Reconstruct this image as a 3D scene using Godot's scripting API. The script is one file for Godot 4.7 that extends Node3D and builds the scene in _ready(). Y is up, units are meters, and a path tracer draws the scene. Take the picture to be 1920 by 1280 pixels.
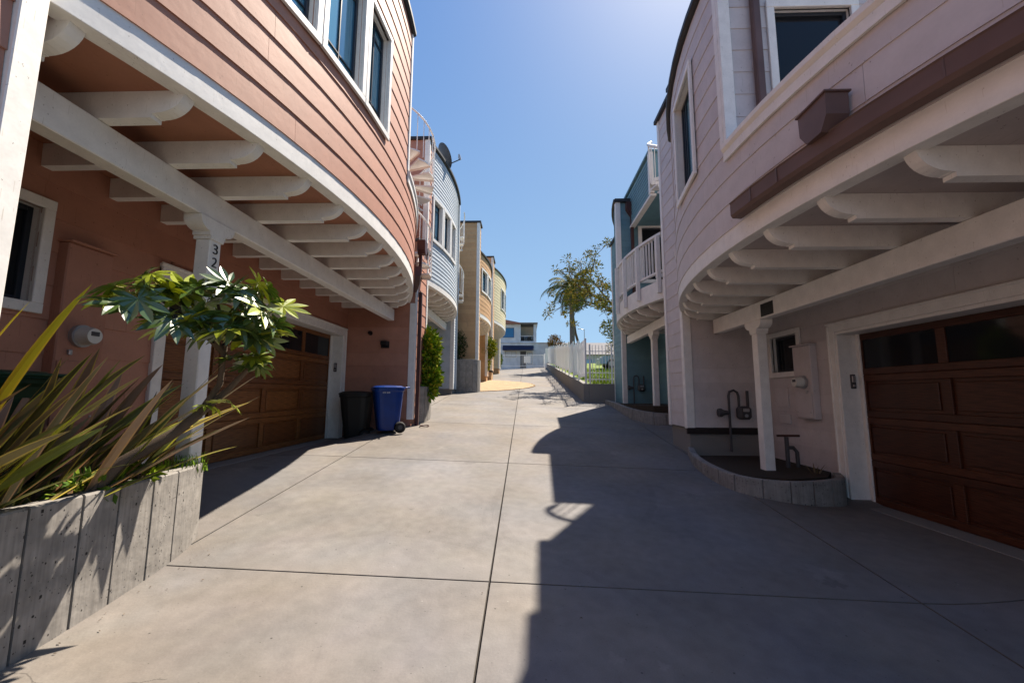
extends Node3D
# A sloping concrete alley between two rows of wooden houses. Plan coordinates: x to the right, Z away from the camera (world z = -Z), y up, metres.

const UPHILL := 0.10
const CROSS := 0.03
var M := {}
var rng := RandomNumberGenerator.new()
var used := {}
var cached := {}
var noise_a := FastNoiseLite.new()
var noise_b := FastNoiseLite.new()

# ---------------------------------------------------------------- mesh helpers
class Shape:
	var v := PackedVector3Array()
	var n := PackedVector3Array()
	var c := PackedColorArray()
	var uv := PackedVector2Array()
	var tint := Color.WHITE
	var colored := false
	func tri(a: Vector3, b: Vector3, d: Vector3, na: Vector3, nb: Vector3, nd: Vector3) -> void:
		if (b - a).cross(d - a).dot(na + nb + nd) > 0.0:
			v.append_array([a, d, b]); n.append_array([na, nd, nb])
		else:
			v.append_array([a, b, d]); n.append_array([na, nb, nd])
		for i in 3:
			c.append(tint); uv.append(Vector2.ZERO)
	func flat(a: Vector3, b: Vector3, d: Vector3, hint: Vector3) -> void:
		var m := (b - a).cross(d - a)
		if m.length_squared() < 1e-14:
			return
		m = m.normalized()
		if m.dot(hint) < 0.0:
			m = -m
		tri(a, b, d, m, m, m)
	func quad(a: Vector3, b: Vector3, d: Vector3, e: Vector3, hint: Vector3) -> void:
		flat(a, b, d, hint); flat(a, d, e, hint)
	func mesh() -> ArrayMesh:
		var arr := []
		arr.resize(Mesh.ARRAY_MAX)
		arr[Mesh.ARRAY_VERTEX] = v
		arr[Mesh.ARRAY_NORMAL] = n
		arr[Mesh.ARRAY_TEX_UV] = uv
		if colored:
			arr[Mesh.ARRAY_COLOR] = c
		var am := ArrayMesh.new()
		am.add_surface_from_arrays(Mesh.PRIMITIVE_TRIANGLES, arr)
		return am

func V(x: float, y: float, Z: float) -> Vector3:
	return Vector3(x, y, -Z)

func into_box(s: Shape, at: Vector3, size: Vector3, b: float = 0.0, turn: Basis = Basis()) -> void:
	var h := size / 2.0
	b = minf(b, minf(h.x, minf(h.y, h.z)) * 0.6)
	var p := func(x: float, y: float, z: float) -> Vector3: return at + turn * Vector3(x, y, z)
	for ax in 3:
		var a1 := (ax + 1) % 3
		var a2 := (ax + 2) % 3
		for sg in [-1.0, 1.0]:
			var q := []
			for k in [[-1.0, -1.0], [1.0, -1.0], [1.0, 1.0], [-1.0, 1.0]]:
				var w := Vector3.ZERO
				w[ax] = sg * h[ax]; w[a1] = k[0] * (h[a1] - b); w[a2] = k[1] * (h[a2] - b)
				q.append(at + turn * w)
			var hint := Vector3.ZERO
			hint[ax] = sg
			s.quad(q[0], q[1], q[2], q[3], turn * hint)
	if b <= 0.0:
		return
	for ax in 3:
		var a1 := (ax + 1) % 3
		var a2 := (ax + 2) % 3
		for s1 in [-1.0, 1.0]:
			for s2 in [-1.0, 1.0]:
				var q := []
				for k in [[-1.0, 0], [1.0, 0], [1.0, 1], [-1.0, 1]]:
					var w := Vector3.ZERO
					w[ax] = k[0] * (h[ax] - b)
					w[a1] = s1 * (h[a1] - (b if k[1] == 1 else 0.0))
					w[a2] = s2 * (h[a2] - (b if k[1] == 0 else 0.0))
					q.append(at + turn * w)
				var hint := Vector3.ZERO
				hint[a1] = s1; hint[a2] = s2
				s.quad(q[0], q[1], q[2], q[3], turn * hint)
	for sx in [-1.0, 1.0]:
		for sy in [-1.0, 1.0]:
			for sz in [-1.0, 1.0]:
				s.flat(p.call(sx * h.x, sy * (h.y - b), sz * (h.z - b)), p.call(sx * (h.x - b), sy * h.y, sz * (h.z - b)), p.call(sx * (h.x - b), sy * (h.y - b), sz * h.z), turn * Vector3(sx, sy, sz))

func normals_of(path: PackedVector2Array, side: float) -> PackedVector2Array:
	var out := PackedVector2Array()
	for i in path.size():
		var t := path[mini(i + 1, path.size() - 1)] - path[maxi(i - 1, 0)]
		t = t.normalized()
		out.append(Vector2(t.y, -t.x) * side)
	return out

# a profile of (outward, y) points, counter-clockwise, carried along a path in plan
func into_sweep(s: Shape, path: PackedVector2Array, prof: PackedVector2Array, side: float, lift: PackedFloat32Array = PackedFloat32Array()) -> void:
	var nn := normals_of(path, side)
	var cnt := prof.size()
	var ring := []
	for i in path.size():
		var r := []
		for k in cnt:
			var q := path[i] + nn[i] * prof[k].x
			r.append(V(q.x, prof[k].y + (lift[i] if lift.size() else 0.0), q.y))
		ring.append(r)
	for k in cnt:
		var k2 := (k + 1) % cnt
		var e := prof[k2] - prof[k]
		var en := Vector2(e.y, -e.x).normalized()
		for i in path.size() - 1:
			var n0 := V(nn[i].x * en.x, en.y, nn[i].y * en.x)
			var n1 := V(nn[i + 1].x * en.x, en.y, nn[i + 1].y * en.x)
			s.tri(ring[i][k], ring[i + 1][k], ring[i + 1][k2], n0, n1, n1)
			s.tri(ring[i][k], ring[i + 1][k2], ring[i][k2], n0, n1, n0)
	var tris := Geometry2D.triangulate_polygon(prof)
	for end in [0, path.size() - 1]:
		var d := (path[1] - path[0]) if end == 0 else (path[path.size() - 2] - path[path.size() - 1])
		var hint := V(-d.x, 0, -d.y)
		for j in range(0, tris.size(), 3):
			s.flat(ring[end][tris[j]], ring[end][tris[j + 1]], ring[end][tris[j + 2]], hint)

# a polygon in plan pulled up from y0 to y1
func into_prism(s: Shape, poly: PackedVector2Array, y0: float, y1: float) -> void:
	var tris := Geometry2D.triangulate_polygon(poly)
	for j in range(0, tris.size(), 3):
		s.flat(V(poly[tris[j]].x, y1, poly[tris[j]].y), V(poly[tris[j + 1]].x, y1, poly[tris[j + 1]].y), V(poly[tris[j + 2]].x, y1, poly[tris[j + 2]].y), Vector3.UP)
		s.flat(V(poly[tris[j]].x, y0, poly[tris[j]].y), V(poly[tris[j + 1]].x, y0, poly[tris[j + 1]].y), V(poly[tris[j + 2]].x, y0, poly[tris[j + 2]].y), Vector3.DOWN)
	var turn := 1.0 if Geometry2D.is_polygon_clockwise(poly) else -1.0
	for i in poly.size():
		var a := poly[i]
		var b := poly[(i + 1) % poly.size()]
		var d := b - a
		var o := Vector2(-d.y, d.x) * turn
		s.quad(V(a.x, y0, a.y), V(b.x, y0, b.y), V(b.x, y1, b.y), V(a.x, y1, a.y), V(o.x, 0, o.y))

# a polygon standing in the plane (u, y), thick along w: at + u * eu + y * up + w * ew
func into_plate(s: Shape, poly: PackedVector2Array, at: Vector3, eu: Vector3, ew: Vector3, thick: float) -> void:
	var tris := Geometry2D.triangulate_polygon(poly)
	for j in range(0, tris.size(), 3):
		for sg in [-1.0, 1.0]:
			var q := []
			for m in 3:
				var p := poly[tris[j + m]]
				q.append(at + eu * p.x + Vector3.UP * p.y + ew * thick * 0.5 * sg)
			s.flat(q[0], q[1], q[2], ew * sg)
	var turn := 1.0 if Geometry2D.is_polygon_clockwise(poly) else -1.0
	for i in poly.size():
		var a := poly[i]
		var b := poly[(i + 1) % poly.size()]
		var o := Vector2(-(b - a).y, (b - a).x) * turn
		var pa := at + eu * a.x + Vector3.UP * a.y
		var pb := at + eu * b.x + Vector3.UP * b.y
		var w := ew * thick * 0.5
		s.quad(pa - w, pb - w, pb + w, pa + w, eu * o.x + Vector3.UP * o.y)

func into_tube(s: Shape, pts: PackedVector3Array, radii: PackedFloat32Array, sides: int = 8, capped: bool = true) -> void:
	var rings := []
	var norms := []
	var ref := Vector3.UP
	for i in pts.size():
		var t := (pts[mini(i + 1, pts.size() - 1)] - pts[maxi(i - 1, 0)]).normalized()
		if i == 0 or absf(ref.dot(t)) > 0.98:
			ref = Vector3.UP if absf(t.y) < 0.9 else Vector3.RIGHT
		var e1 := (ref - t * ref.dot(t)).normalized()
		ref = e1
		var e2 := t.cross(e1)
		var r := []
		var nr := []
		for k in sides:
			var a := TAU * k / sides
			var d := e1 * cos(a) + e2 * sin(a)
			r.append(pts[i] + d * radii[mini(i, radii.size() - 1)]); nr.append(d)
		rings.append(r); norms.append(nr)
	for i in pts.size() - 1:
		for k in sides:
			var k2 := (k + 1) % sides
			s.tri(rings[i][k], rings[i + 1][k], rings[i + 1][k2], norms[i][k], norms[i + 1][k], norms[i + 1][k2])
			s.tri(rings[i][k], rings[i + 1][k2], rings[i][k2], norms[i][k], norms[i + 1][k2], norms[i][k2])
	if capped:
		for end in [0, pts.size() - 1]:
			var hint := pts[0] - pts[1] if end == 0 else pts[pts.size() - 1] - pts[pts.size() - 2]
			for k in sides:
				s.flat(pts[end], rings[end][k], rings[end][(k + 1) % sides], hint)

# ---------------------------------------------------------------- nodes
func numbered(called: String) -> String:
	var k: int = used.get(called, -1) + 1
	used[called] = k
	return called if k == 0 else "%s_%03d" % [called, k]

func thing(called: String, label: String, category: String, at: Vector3 = Vector3.ZERO, turn: float = 0.0, group: String = "") -> Node3D:
	var o := Node3D.new()
	o.name = numbered(called)
	add_child(o)
	o.position = at
	o.rotation.y = turn
	o.set_meta("label", label)
	o.set_meta("category", category)
	if group:
		o.set_meta("group", group)
	return o

func part(parent: Node, called: String, m: Mesh, mat: Material, xf: Transform3D = Transform3D()) -> MeshInstance3D:
	var o := MeshInstance3D.new()
	o.name = called
	o.mesh = m
	o.material_override = mat
	o.transform = xf
	parent.add_child(o, true)
	return o

func setting(called: String, m: Mesh, mat: Material) -> MeshInstance3D:
	var o := part(self, numbered(called), m, mat)
	o.set_meta("kind", "structure")
	return o

func as_stuff(o: Node) -> Node:
	o.set_meta("kind", "stuff")
	return o

func block(size: Vector3, b: float = 0.006) -> ArrayMesh:
	var key := "%.3f %.3f %.3f %.3f" % [size.x, size.y, size.z, b]
	if not cached.has(key):
		var s := Shape.new()
		into_box(s, Vector3.ZERO, size, b)
		cached[key] = s.mesh()
	return cached[key]

func box(parent: Node, called: String, mat: Material, at: Vector3, size: Vector3, b: float = 0.006, turn: Basis = Basis()) -> MeshInstance3D:
	return part(parent, called, block(size, b), mat, Transform3D(turn, at))

# a box given by its two corners in plan coordinates (x, y, Z)
func span(parent: Node, called: String, mat: Material, a: Vector3, b: Vector3, bev: float = 0.006) -> MeshInstance3D:
	var lo := Vector3(minf(a.x, b.x), minf(a.y, b.y), minf(a.z, b.z))
	var hi := Vector3(maxf(a.x, b.x), maxf(a.y, b.y), maxf(a.z, b.z))
	return box(parent, called, mat, V((lo.x + hi.x) / 2, (lo.y + hi.y) / 2, (lo.z + hi.z) / 2), hi - lo, bev)

func sweep(parent: Node, called: String, mat: Material, path: PackedVector2Array, prof: PackedVector2Array, side: float) -> MeshInstance3D:
	var s := Shape.new()
	into_sweep(s, path, prof, side)
	return part(parent, called, s.mesh(), mat)

func rect(o0: float, o1: float, y0: float, y1: float) -> PackedVector2Array:
	return PackedVector2Array([Vector2(o0, y0), Vector2(o1, y0), Vector2(o1, y1), Vector2(o0, y1)])

# ---------------------------------------------------------------- materials
func lin(r: float, g: float, b: float) -> Color:
	return Color(r, g, b).linear_to_srgb()

func noise_image(seed_: int, freq: float, size: int, oct: int = 4, kind: int = FastNoiseLite.TYPE_SIMPLEX_SMOOTH) -> Image:
	var f := FastNoiseLite.new()
	f.seed = seed_
	f.noise_type = kind
	f.frequency = freq
	f.fractal_octaves = oct
	var im := f.get_seamless_image(size, size)
	im.convert(Image.FORMAT_L8)
	return im

func tone_texture(im: Image, lo: Color, hi: Color) -> ImageTexture:
	var w := im.get_width()
	var h := im.get_height()
	var src := im.get_data()
	var dst := PackedByteArray()
	dst.resize(w * h * 3)
	for i in w * h:
		var t := src[i] / 255.0
		var k := lo.lerp(hi, t)
		dst[i * 3] = int(k.r * 255); dst[i * 3 + 1] = int(k.g * 255); dst[i * 3 + 2] = int(k.b * 255)
	return ImageTexture.create_from_image(Image.create_from_data(w, h, false, Image.FORMAT_RGB8, dst))

func bump_texture(im: Image, strength: float) -> ImageTexture:
	var b: Image = im.duplicate()
	b.convert(Image.FORMAT_RGBA8)
	b.bump_map_to_normal_map(strength)
	return ImageTexture.create_from_image(b)

func mat(r: float, g: float, b: float, rough: float = 0.7, tex: Texture2D = null, scale: Vector3 = Vector3.ONE, bump: Texture2D = null, bump_by: float = 0.3) -> StandardMaterial3D:
	var m := StandardMaterial3D.new()
	m.albedo_color = lin(r, g, b)
	m.roughness = rough
	m.metallic_specular = 0.4
	if tex or bump:
		m.uv1_triplanar = true
		m.uv1_world_triplanar = true
		m.uv1_scale = scale
	if tex:
		m.albedo_texture = tex
	if bump:
		m.normal_enabled = true
		m.normal_texture = bump
		m.normal_scale = bump_by
	return m

func make_materials() -> void:
	var soft := noise_image(3, 0.006, 256, 5)
	var fine := noise_image(5, 0.05, 256, 4)
	var paint_tex := tone_texture(soft, Color(0.86, 0.86, 0.86), Color(1, 1, 1))
	var paint_bump := bump_texture(fine, 3.0)
	var wear_tex := worn_paint()
	# wood grain: noise stretched along one axis by the scale below
	var grain_im := noise_image(9, 0.03, 256, 5)
	var grain := tone_texture(grain_im, Color(0.55, 0.52, 0.5), Color(1, 1, 1))
	var P := func(r: float, g: float, b: float, rough: float = 0.62) -> StandardMaterial3D:
		return mat(r, g, b, rough, wear_tex, Vector3(0.55, 0.55, 0.55), paint_bump, 0.05)
	M.white = mat(0.82, 0.815, 0.81, 0.5, wear_tex, Vector3(0.9, 0.9, 0.9), paint_bump, 0.05)
	M.cream_trim = P.call(0.66, 0.61, 0.54, 0.5)
	M.red = [P.call(0.455, 0.222, 0.157), P.call(0.485, 0.243, 0.174), P.call(0.43, 0.205, 0.144)]
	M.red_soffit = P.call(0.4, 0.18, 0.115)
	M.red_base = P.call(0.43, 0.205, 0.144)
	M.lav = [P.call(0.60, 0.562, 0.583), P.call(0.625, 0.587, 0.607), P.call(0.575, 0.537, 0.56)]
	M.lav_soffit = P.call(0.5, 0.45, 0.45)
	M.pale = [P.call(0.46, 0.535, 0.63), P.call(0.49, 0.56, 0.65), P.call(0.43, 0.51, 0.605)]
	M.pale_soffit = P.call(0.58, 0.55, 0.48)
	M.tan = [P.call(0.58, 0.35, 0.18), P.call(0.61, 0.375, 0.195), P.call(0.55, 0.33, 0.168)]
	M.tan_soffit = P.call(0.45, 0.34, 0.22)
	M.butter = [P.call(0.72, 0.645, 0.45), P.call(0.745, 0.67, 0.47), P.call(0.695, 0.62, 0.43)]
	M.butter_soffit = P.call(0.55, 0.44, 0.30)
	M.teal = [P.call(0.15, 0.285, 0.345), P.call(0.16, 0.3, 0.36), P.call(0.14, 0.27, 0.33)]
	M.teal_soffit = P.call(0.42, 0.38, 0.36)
	M.dark_cap = mat(0.03, 0.03, 0.033, 0.6)
	M.brown = mat(0.075, 0.03, 0.026, 0.45, paint_tex, Vector3(1.2, 1.2, 1.2))
	M.taupe = mat(0.14, 0.085, 0.075, 0.5, paint_tex, Vector3(1.2, 1.2, 1.2))
	M.dark_base = mat(0.02, 0.015, 0.014, 0.8)
	M.wood = []
	for k in [[0.28, 0.105, 0.03], [0.33, 0.13, 0.037], [0.235, 0.086, 0.025]]:
		M.wood.append(mat(k[0], k[1], k[2], 0.42, grain, Vector3(0.5, 9, 0.5), null))
	M.mahogany = []
	for k in [[0.108, 0.036, 0.018], [0.128, 0.043, 0.02], [0.092, 0.03, 0.015]]:
		M.mahogany.append(mat(k[0], k[1], k[2], 0.4, grain, Vector3(0.5, 9, 0.5), null))
	var g := mat(0.03, 0.10, 0.15, 0.04)
	g.metallic_specular = 1.0
	g.metallic = 0.55
	g.albedo_color = lin(0.13, 0.36, 0.50)
	M.glass = g
	var g2 := mat(0.012, 0.013, 0.016, 0.06)
	g2.metallic_specular = 0.35
	M.dark_glass = g2
	M.sash = mat(0.02, 0.025, 0.035, 0.35)
	# concrete
	var grit := noise_image(21, 0.11, 512, 4)
	var grit_tex := tone_texture(grit, Color(0.9, 0.9, 0.9), Color(1, 1, 1))
	M.slab = mat(1, 1, 1, 0.82, worn_concrete(), Vector3(0.125, 0.125, 0.125), bump_texture(noise_image(22, 0.28, 1024, 2), 2.0), 0.1)
	M.slab.vertex_color_use_as_albedo = true
	M.bed = mat(0.035, 0.03, 0.028, 0.95)
	M.board_concrete = []
	for k in 3:
		M.board_concrete.append(pitted_concrete(40 + k))
	M.plain_concrete = mat(0.24, 0.225, 0.21, 0.88, grit_tex, Vector3(0.8, 0.8, 0.8), bump_texture(grit, 5.0), 0.4)
	M.soil = mat(0.05, 0.034, 0.022, 0.95, grit_tex, Vector3(1.5, 1.5, 1.5), bump_texture(grit, 9.0), 0.8)
	M.terrain = mat(0.16, 0.145, 0.12, 0.95, paint_tex, Vector3(0.2, 0.2, 0.2))
	M.lawn = mat(0.16, 0.22, 0.02, 0.9, tone_texture(soft, Color(0.7, 0.75, 0.6), Color(1, 1, 1)), Vector3(0.5, 0.5, 0.5))
	M.paver = mat(1, 1, 1, 0.85, grit_tex, Vector3(1.5, 1.5, 1.5))
	M.paver.vertex_color_use_as_albedo = true
	M.metal = mat(0.42, 0.42, 0.43, 0.4)
	M.metal.metallic = 0.7
	M.gunmetal = mat(0.06, 0.06, 0.065, 0.5)
	M.black = mat(0.012, 0.012, 0.012, 0.5)
	M.rubber = mat(0.015, 0.015, 0.015, 0.8)
	M.blue_plastic = mat(0.002, 0.032, 0.2, 0.33, paint_tex, Vector3(2, 2, 2))
	M.green_plastic = mat(0.012, 0.045, 0.022, 0.4)
	M.fence_white = mat(0.75, 0.75, 0.76, 0.45)
	M.leaf = leaf_material(0.75, 0.25)
	M.gloss_leaf = leaf_material(0.32, 0.4)
	M.gloss_leaf.metallic_specular = 0.9
	M.leaf.metallic_specular = 0.25
	M.blade = leaf_material(0.42, 0.35)
	M.bark = mat(0.12, 0.085, 0.06, 0.9, grit_tex, Vector3(3, 3, 3), bump_texture(grit, 8.0), 0.8)
	M.palm_bark = mat(0.16, 0.13, 0.12, 0.9, grit_tex, Vector3(2, 6, 2))
	M.house_white = mat(0.62, 0.66, 0.72, 0.7, paint_tex, Vector3(0.4, 0.4, 0.4))
	M.blue_panel = mat(0.02, 0.16, 0.36, 0.35)
	M.navy = mat(0.018, 0.024, 0.06, 0.85)
	M.roof_grey = mat(0.2, 0.19, 0.19, 0.9, paint_tex, Vector3(0.6, 0.6, 0.6))
	M.roof_red = mat(0.3, 0.14, 0.11, 0.9)
	M.ivory = mat(0.62, 0.6, 0.55, 0.6)
	M.car = mat(0.26, 0.36, 0.52, 0.25)
	M.car.clearcoat_enabled = true

func leaf_material(rough: float, back: float) -> StandardMaterial3D:
	var m := StandardMaterial3D.new()
	m.vertex_color_use_as_albedo = true
	m.roughness = rough
	m.metallic_specular = 0.5
	m.cull_mode = BaseMaterial3D.CULL_DISABLED
	m.backlight_enabled = true
	m.backlight = Color(back, back, back * 0.4)
	return m

# house paint that has weathered: soft dirt, runs and small chips
func worn_paint() -> ImageTexture:
	var r := RandomNumberGenerator.new()
	r.seed = 61
	var n := 512
	var a := noise_image(62, 0.01, n, 5).get_data()
	var b := noise_image(63, 0.08, n, 3).get_data()
	var px := PackedByteArray()
	px.resize(n * n * 3)
	for i in n * n:
		var t := 0.905 + 0.065 * a[i] / 255.0 + 0.03 * b[i] / 255.0
		px[i * 3] = int(255 * t); px[i * 3 + 1] = int(252 * t); px[i * 3 + 2] = int(247 * t)
	var im := Image.create_from_data(n, n, false, Image.FORMAT_RGB8, px)
	for k in 90:
		var x := r.randi() % n
		var y := r.randi() % n
		for q in r.randi_range(1, 5):
			im.set_pixel((x + r.randi() % 3) % n, (y + q) % n, Color(0.42, 0.38, 0.34))
	for k in 60:
		var x := r.randi() % n
		var y := r.randi() % n
		for q in r.randi_range(8, 40):
			im.set_pixel(x, (y + q) % n, im.get_pixel(x, (y + q) % n) * Color(0.9, 0.885, 0.86))
	return ImageTexture.create_from_image(im)

# trowelled driveway concrete, eight metres to the tile: mottling, tyre scuffs, drips, hairline cracks, grit
func worn_concrete() -> ImageTexture:
	var r := RandomNumberGenerator.new()
	r.seed = 71
	var n := 2048
	var half := n / 2
	var a := noise_image(72, 0.006, half, 5).get_data()
	var c := noise_image(75, 0.004, half, 4).get_data()
	var b := noise_image(73, 0.35, half, 2).get_data()
	var e := noise_image(79, 0.045, half, 4).get_data()
	var px := PackedByteArray()
	px.resize(n * n * 3)
	for y in n:
		var yy := (y >> 1) * half
		var by := (y & 1023) * half
		for x in n:
			var i := yy + (x >> 1)
			var t := 0.68 + 0.00055 * a[i] + 0.00034 * b[by + (x & 1023)] + 0.00042 * e[i]
			var w := (c[i] - 128) * 0.0003
			var o := (y * n + x) * 3
			px[o] = clampi(int(255.0 * (t + w * 0.5)), 0, 250); px[o + 1] = clampi(int(255.0 * t * 0.985), 0, 250); px[o + 2] = clampi(int(255.0 * (t - w) * 0.97), 0, 250)
	var im := Image.create_from_data(n, n, false, Image.FORMAT_RGB8, px)
	# specks of grit, gum and drips
	for k in 2600:
		var x := r.randi() % n
		var y := r.randi() % n
		var d := r.randf_range(0.55, 0.85) if r.randf() < 0.7 else 1.18
		var big := r.randf() < 0.06
		for q in (9 if big else 2):
			var u := (x + q % 3) % n
			var v := (y + q / 3) % n
			im.set_pixel(u, v, (im.get_pixel(u, v) * d).clamp())
	# blotches where something dripped or dried
	for k in 26:
		var cx := r.randi() % n
		var cy := r.randi() % n
		var rad := r.randf_range(10, 46)
		var d := r.randf_range(0.86, 0.95) if r.randf() < 0.6 else r.randf_range(1.04, 1.1)
		var wob := r.randf() * TAU
		for y in range(-48, 49):
			for x in range(-48, 49):
				var ang := atan2(y, x)
				var edge := rad * (0.75 + 0.18 * sin(ang * 3.0 + wob) + 0.12 * sin(ang * 7.0 + wob * 2.0))
				var dist := sqrt(x * x + y * y)
				if dist < edge:
					var u := (cx + x + n) % n
					var v := (cy + y + n) % n
					var f := lerpf(1.0, d, clampf((edge - dist) / 5.0, 0, 1))
					im.set_pixel(u, v, (im.get_pixel(u, v) * f).clamp())
	# tyre scuffs: faint paired arcs
	for k in 9:
		var cx := r.randf() * n
		var cy := r.randf() * n
		var rad := r.randf_range(260, 900)
		var a0 := r.randf() * TAU
		var wid := r.randi_range(16, 30)
		for q in 700:
			var an := a0 + q / rad
			var fade := 0.045 * sin(PI * q / 700.0)
			for w in wid:
				if r.randf() < 0.75:
					var u := posmod(int(cx + cos(an) * (rad + w)), n)
					var v := posmod(int(cy + sin(an) * (rad + w)), n)
					im.set_pixel(u, v, im.get_pixel(u, v) * (1.0 - fade))
	# hairline cracks
	for k in 4:
		var p := Vector2(r.randf() * n, r.randf() * n)
		var dir := r.randf() * TAU
		for q in r.randi_range(180, 420):
			dir += r.randfn() * 0.07
			p += Vector2(cos(dir), sin(dir))
			var u := posmod(int(p.x), n)
			var v := posmod(int(p.y), n)
			im.set_pixel(u, v, im.get_pixel(u, v) * 0.66)
	return ImageTexture.create_from_image(im)

# concrete cast against sawn boards: upright grain, air holes
func pitted_concrete(seed_: int) -> StandardMaterial3D:
	var r := RandomNumberGenerator.new()
	r.seed = seed_
	var n := 256
	var base := noise_image(seed_, 0.012, n, 4)
	var up := noise_image(seed_ + 9, 0.02, n, 4)
	var im := Image.create_empty(n, n, false, Image.FORMAT_RGB8)
	for y in n:
		for x in n:
			var t := 0.80 + 0.20 * base.get_pixel(x, y).r
			var s := up.get_pixel((x * 5) % n, int(y / 3.0)).r
			t *= 0.84 + 0.16 * s
			im.set_pixel(x, y, Color(t, t * 0.985, t * 0.965))
	var hub := Vector2i(40, 40)
	for k in 190:
		if k % 9 == 0:
			hub = Vector2i(r.randi() % n, r.randi() % n)
		var near := r.randf() < 0.6
		var px := posmod(hub.x + int(r.randfn() * 14), n) if near else r.randi() % n
		var py := posmod(hub.y + int(r.randfn() * 20), n) if near else r.randi() % n
		var rad := r.randf_range(0.4, 1.3) if r.randf() < 0.88 else r.randf_range(1.6, 2.7)
		var tall := r.randf_range(0.45, 1.1)
		for dy in range(-3, 4):
			for dx in range(-3, 4):
				if Vector2(dx * 1.0, dy * tall).length() < rad:
					var q := im.get_pixel((px + dx + n) % n, (py + dy + n) % n)
					im.set_pixel((px + dx + n) % n, (py + dy + n) % n, q * 0.32)
	return mat(0.36, 0.345, 0.33, 0.88, ImageTexture.create_from_image(im), Vector3(1.4, 1.4, 1.4), bump_texture(up, 4.0), 0.3)

# ---------------------------------------------------------------- ground
var pads := []

func street_y(x: float, Z: float) -> float:
	var zz := clampf(Z, -14.0, 47.0)
	var k := CROSS if Z < 16.0 else lerpf(CROSS, -0.06, clampf((Z - 16.0) / 26.0, 0, 1))
	return UPHILL * zz - k * clampf(x, -6.0, 6.0)

func ground_y(x: float, Z: float) -> float:
	var y := street_y(x, Z)
	for p in pads:
		var w := smoothstep(p.edge, p.flat, x) if p.flat > p.edge else smoothstep(-p.edge, -p.flat, -x)
		w *= smoothstep(p.z0 - 0.9, p.z0, Z) * (1.0 - smoothstep(p.z1, p.z1 + 0.9, Z))
		y = lerpf(y, p.y, w)
	return y

func concrete_tint(x: float, Z: float, cell: float) -> Color:
	var a := noise_a.get_noise_2d(x * 10.0, Z * 10.0)
	var b := noise_b.get_noise_2d(x * 10.0 + 300.0, Z * 10.0)
	var d := noise_a.get_noise_2d(x * 60.0 + 90.0, Z * 60.0)
	var v := 0.238 + 0.026 * a + cell * 0.6
	var warm := clampf(0.5 + 0.9 * b, 0, 1)
	var col := Color(0.99, 0.97, 0.97).lerp(Color(1.04, 0.945, 0.86), warm) * v
	# the paler gutter strip poured along the planter
	var g := clampf(1.0 - absf(x + 2.62) / 0.34, 0, 1) * (1.0 if Z < 5.5 else 0.0) * clampf(0.6 + 1.2 * d, 0, 1)
	return col.lerp(Color(0.31, 0.305, 0.295), g * 0.6)

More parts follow.
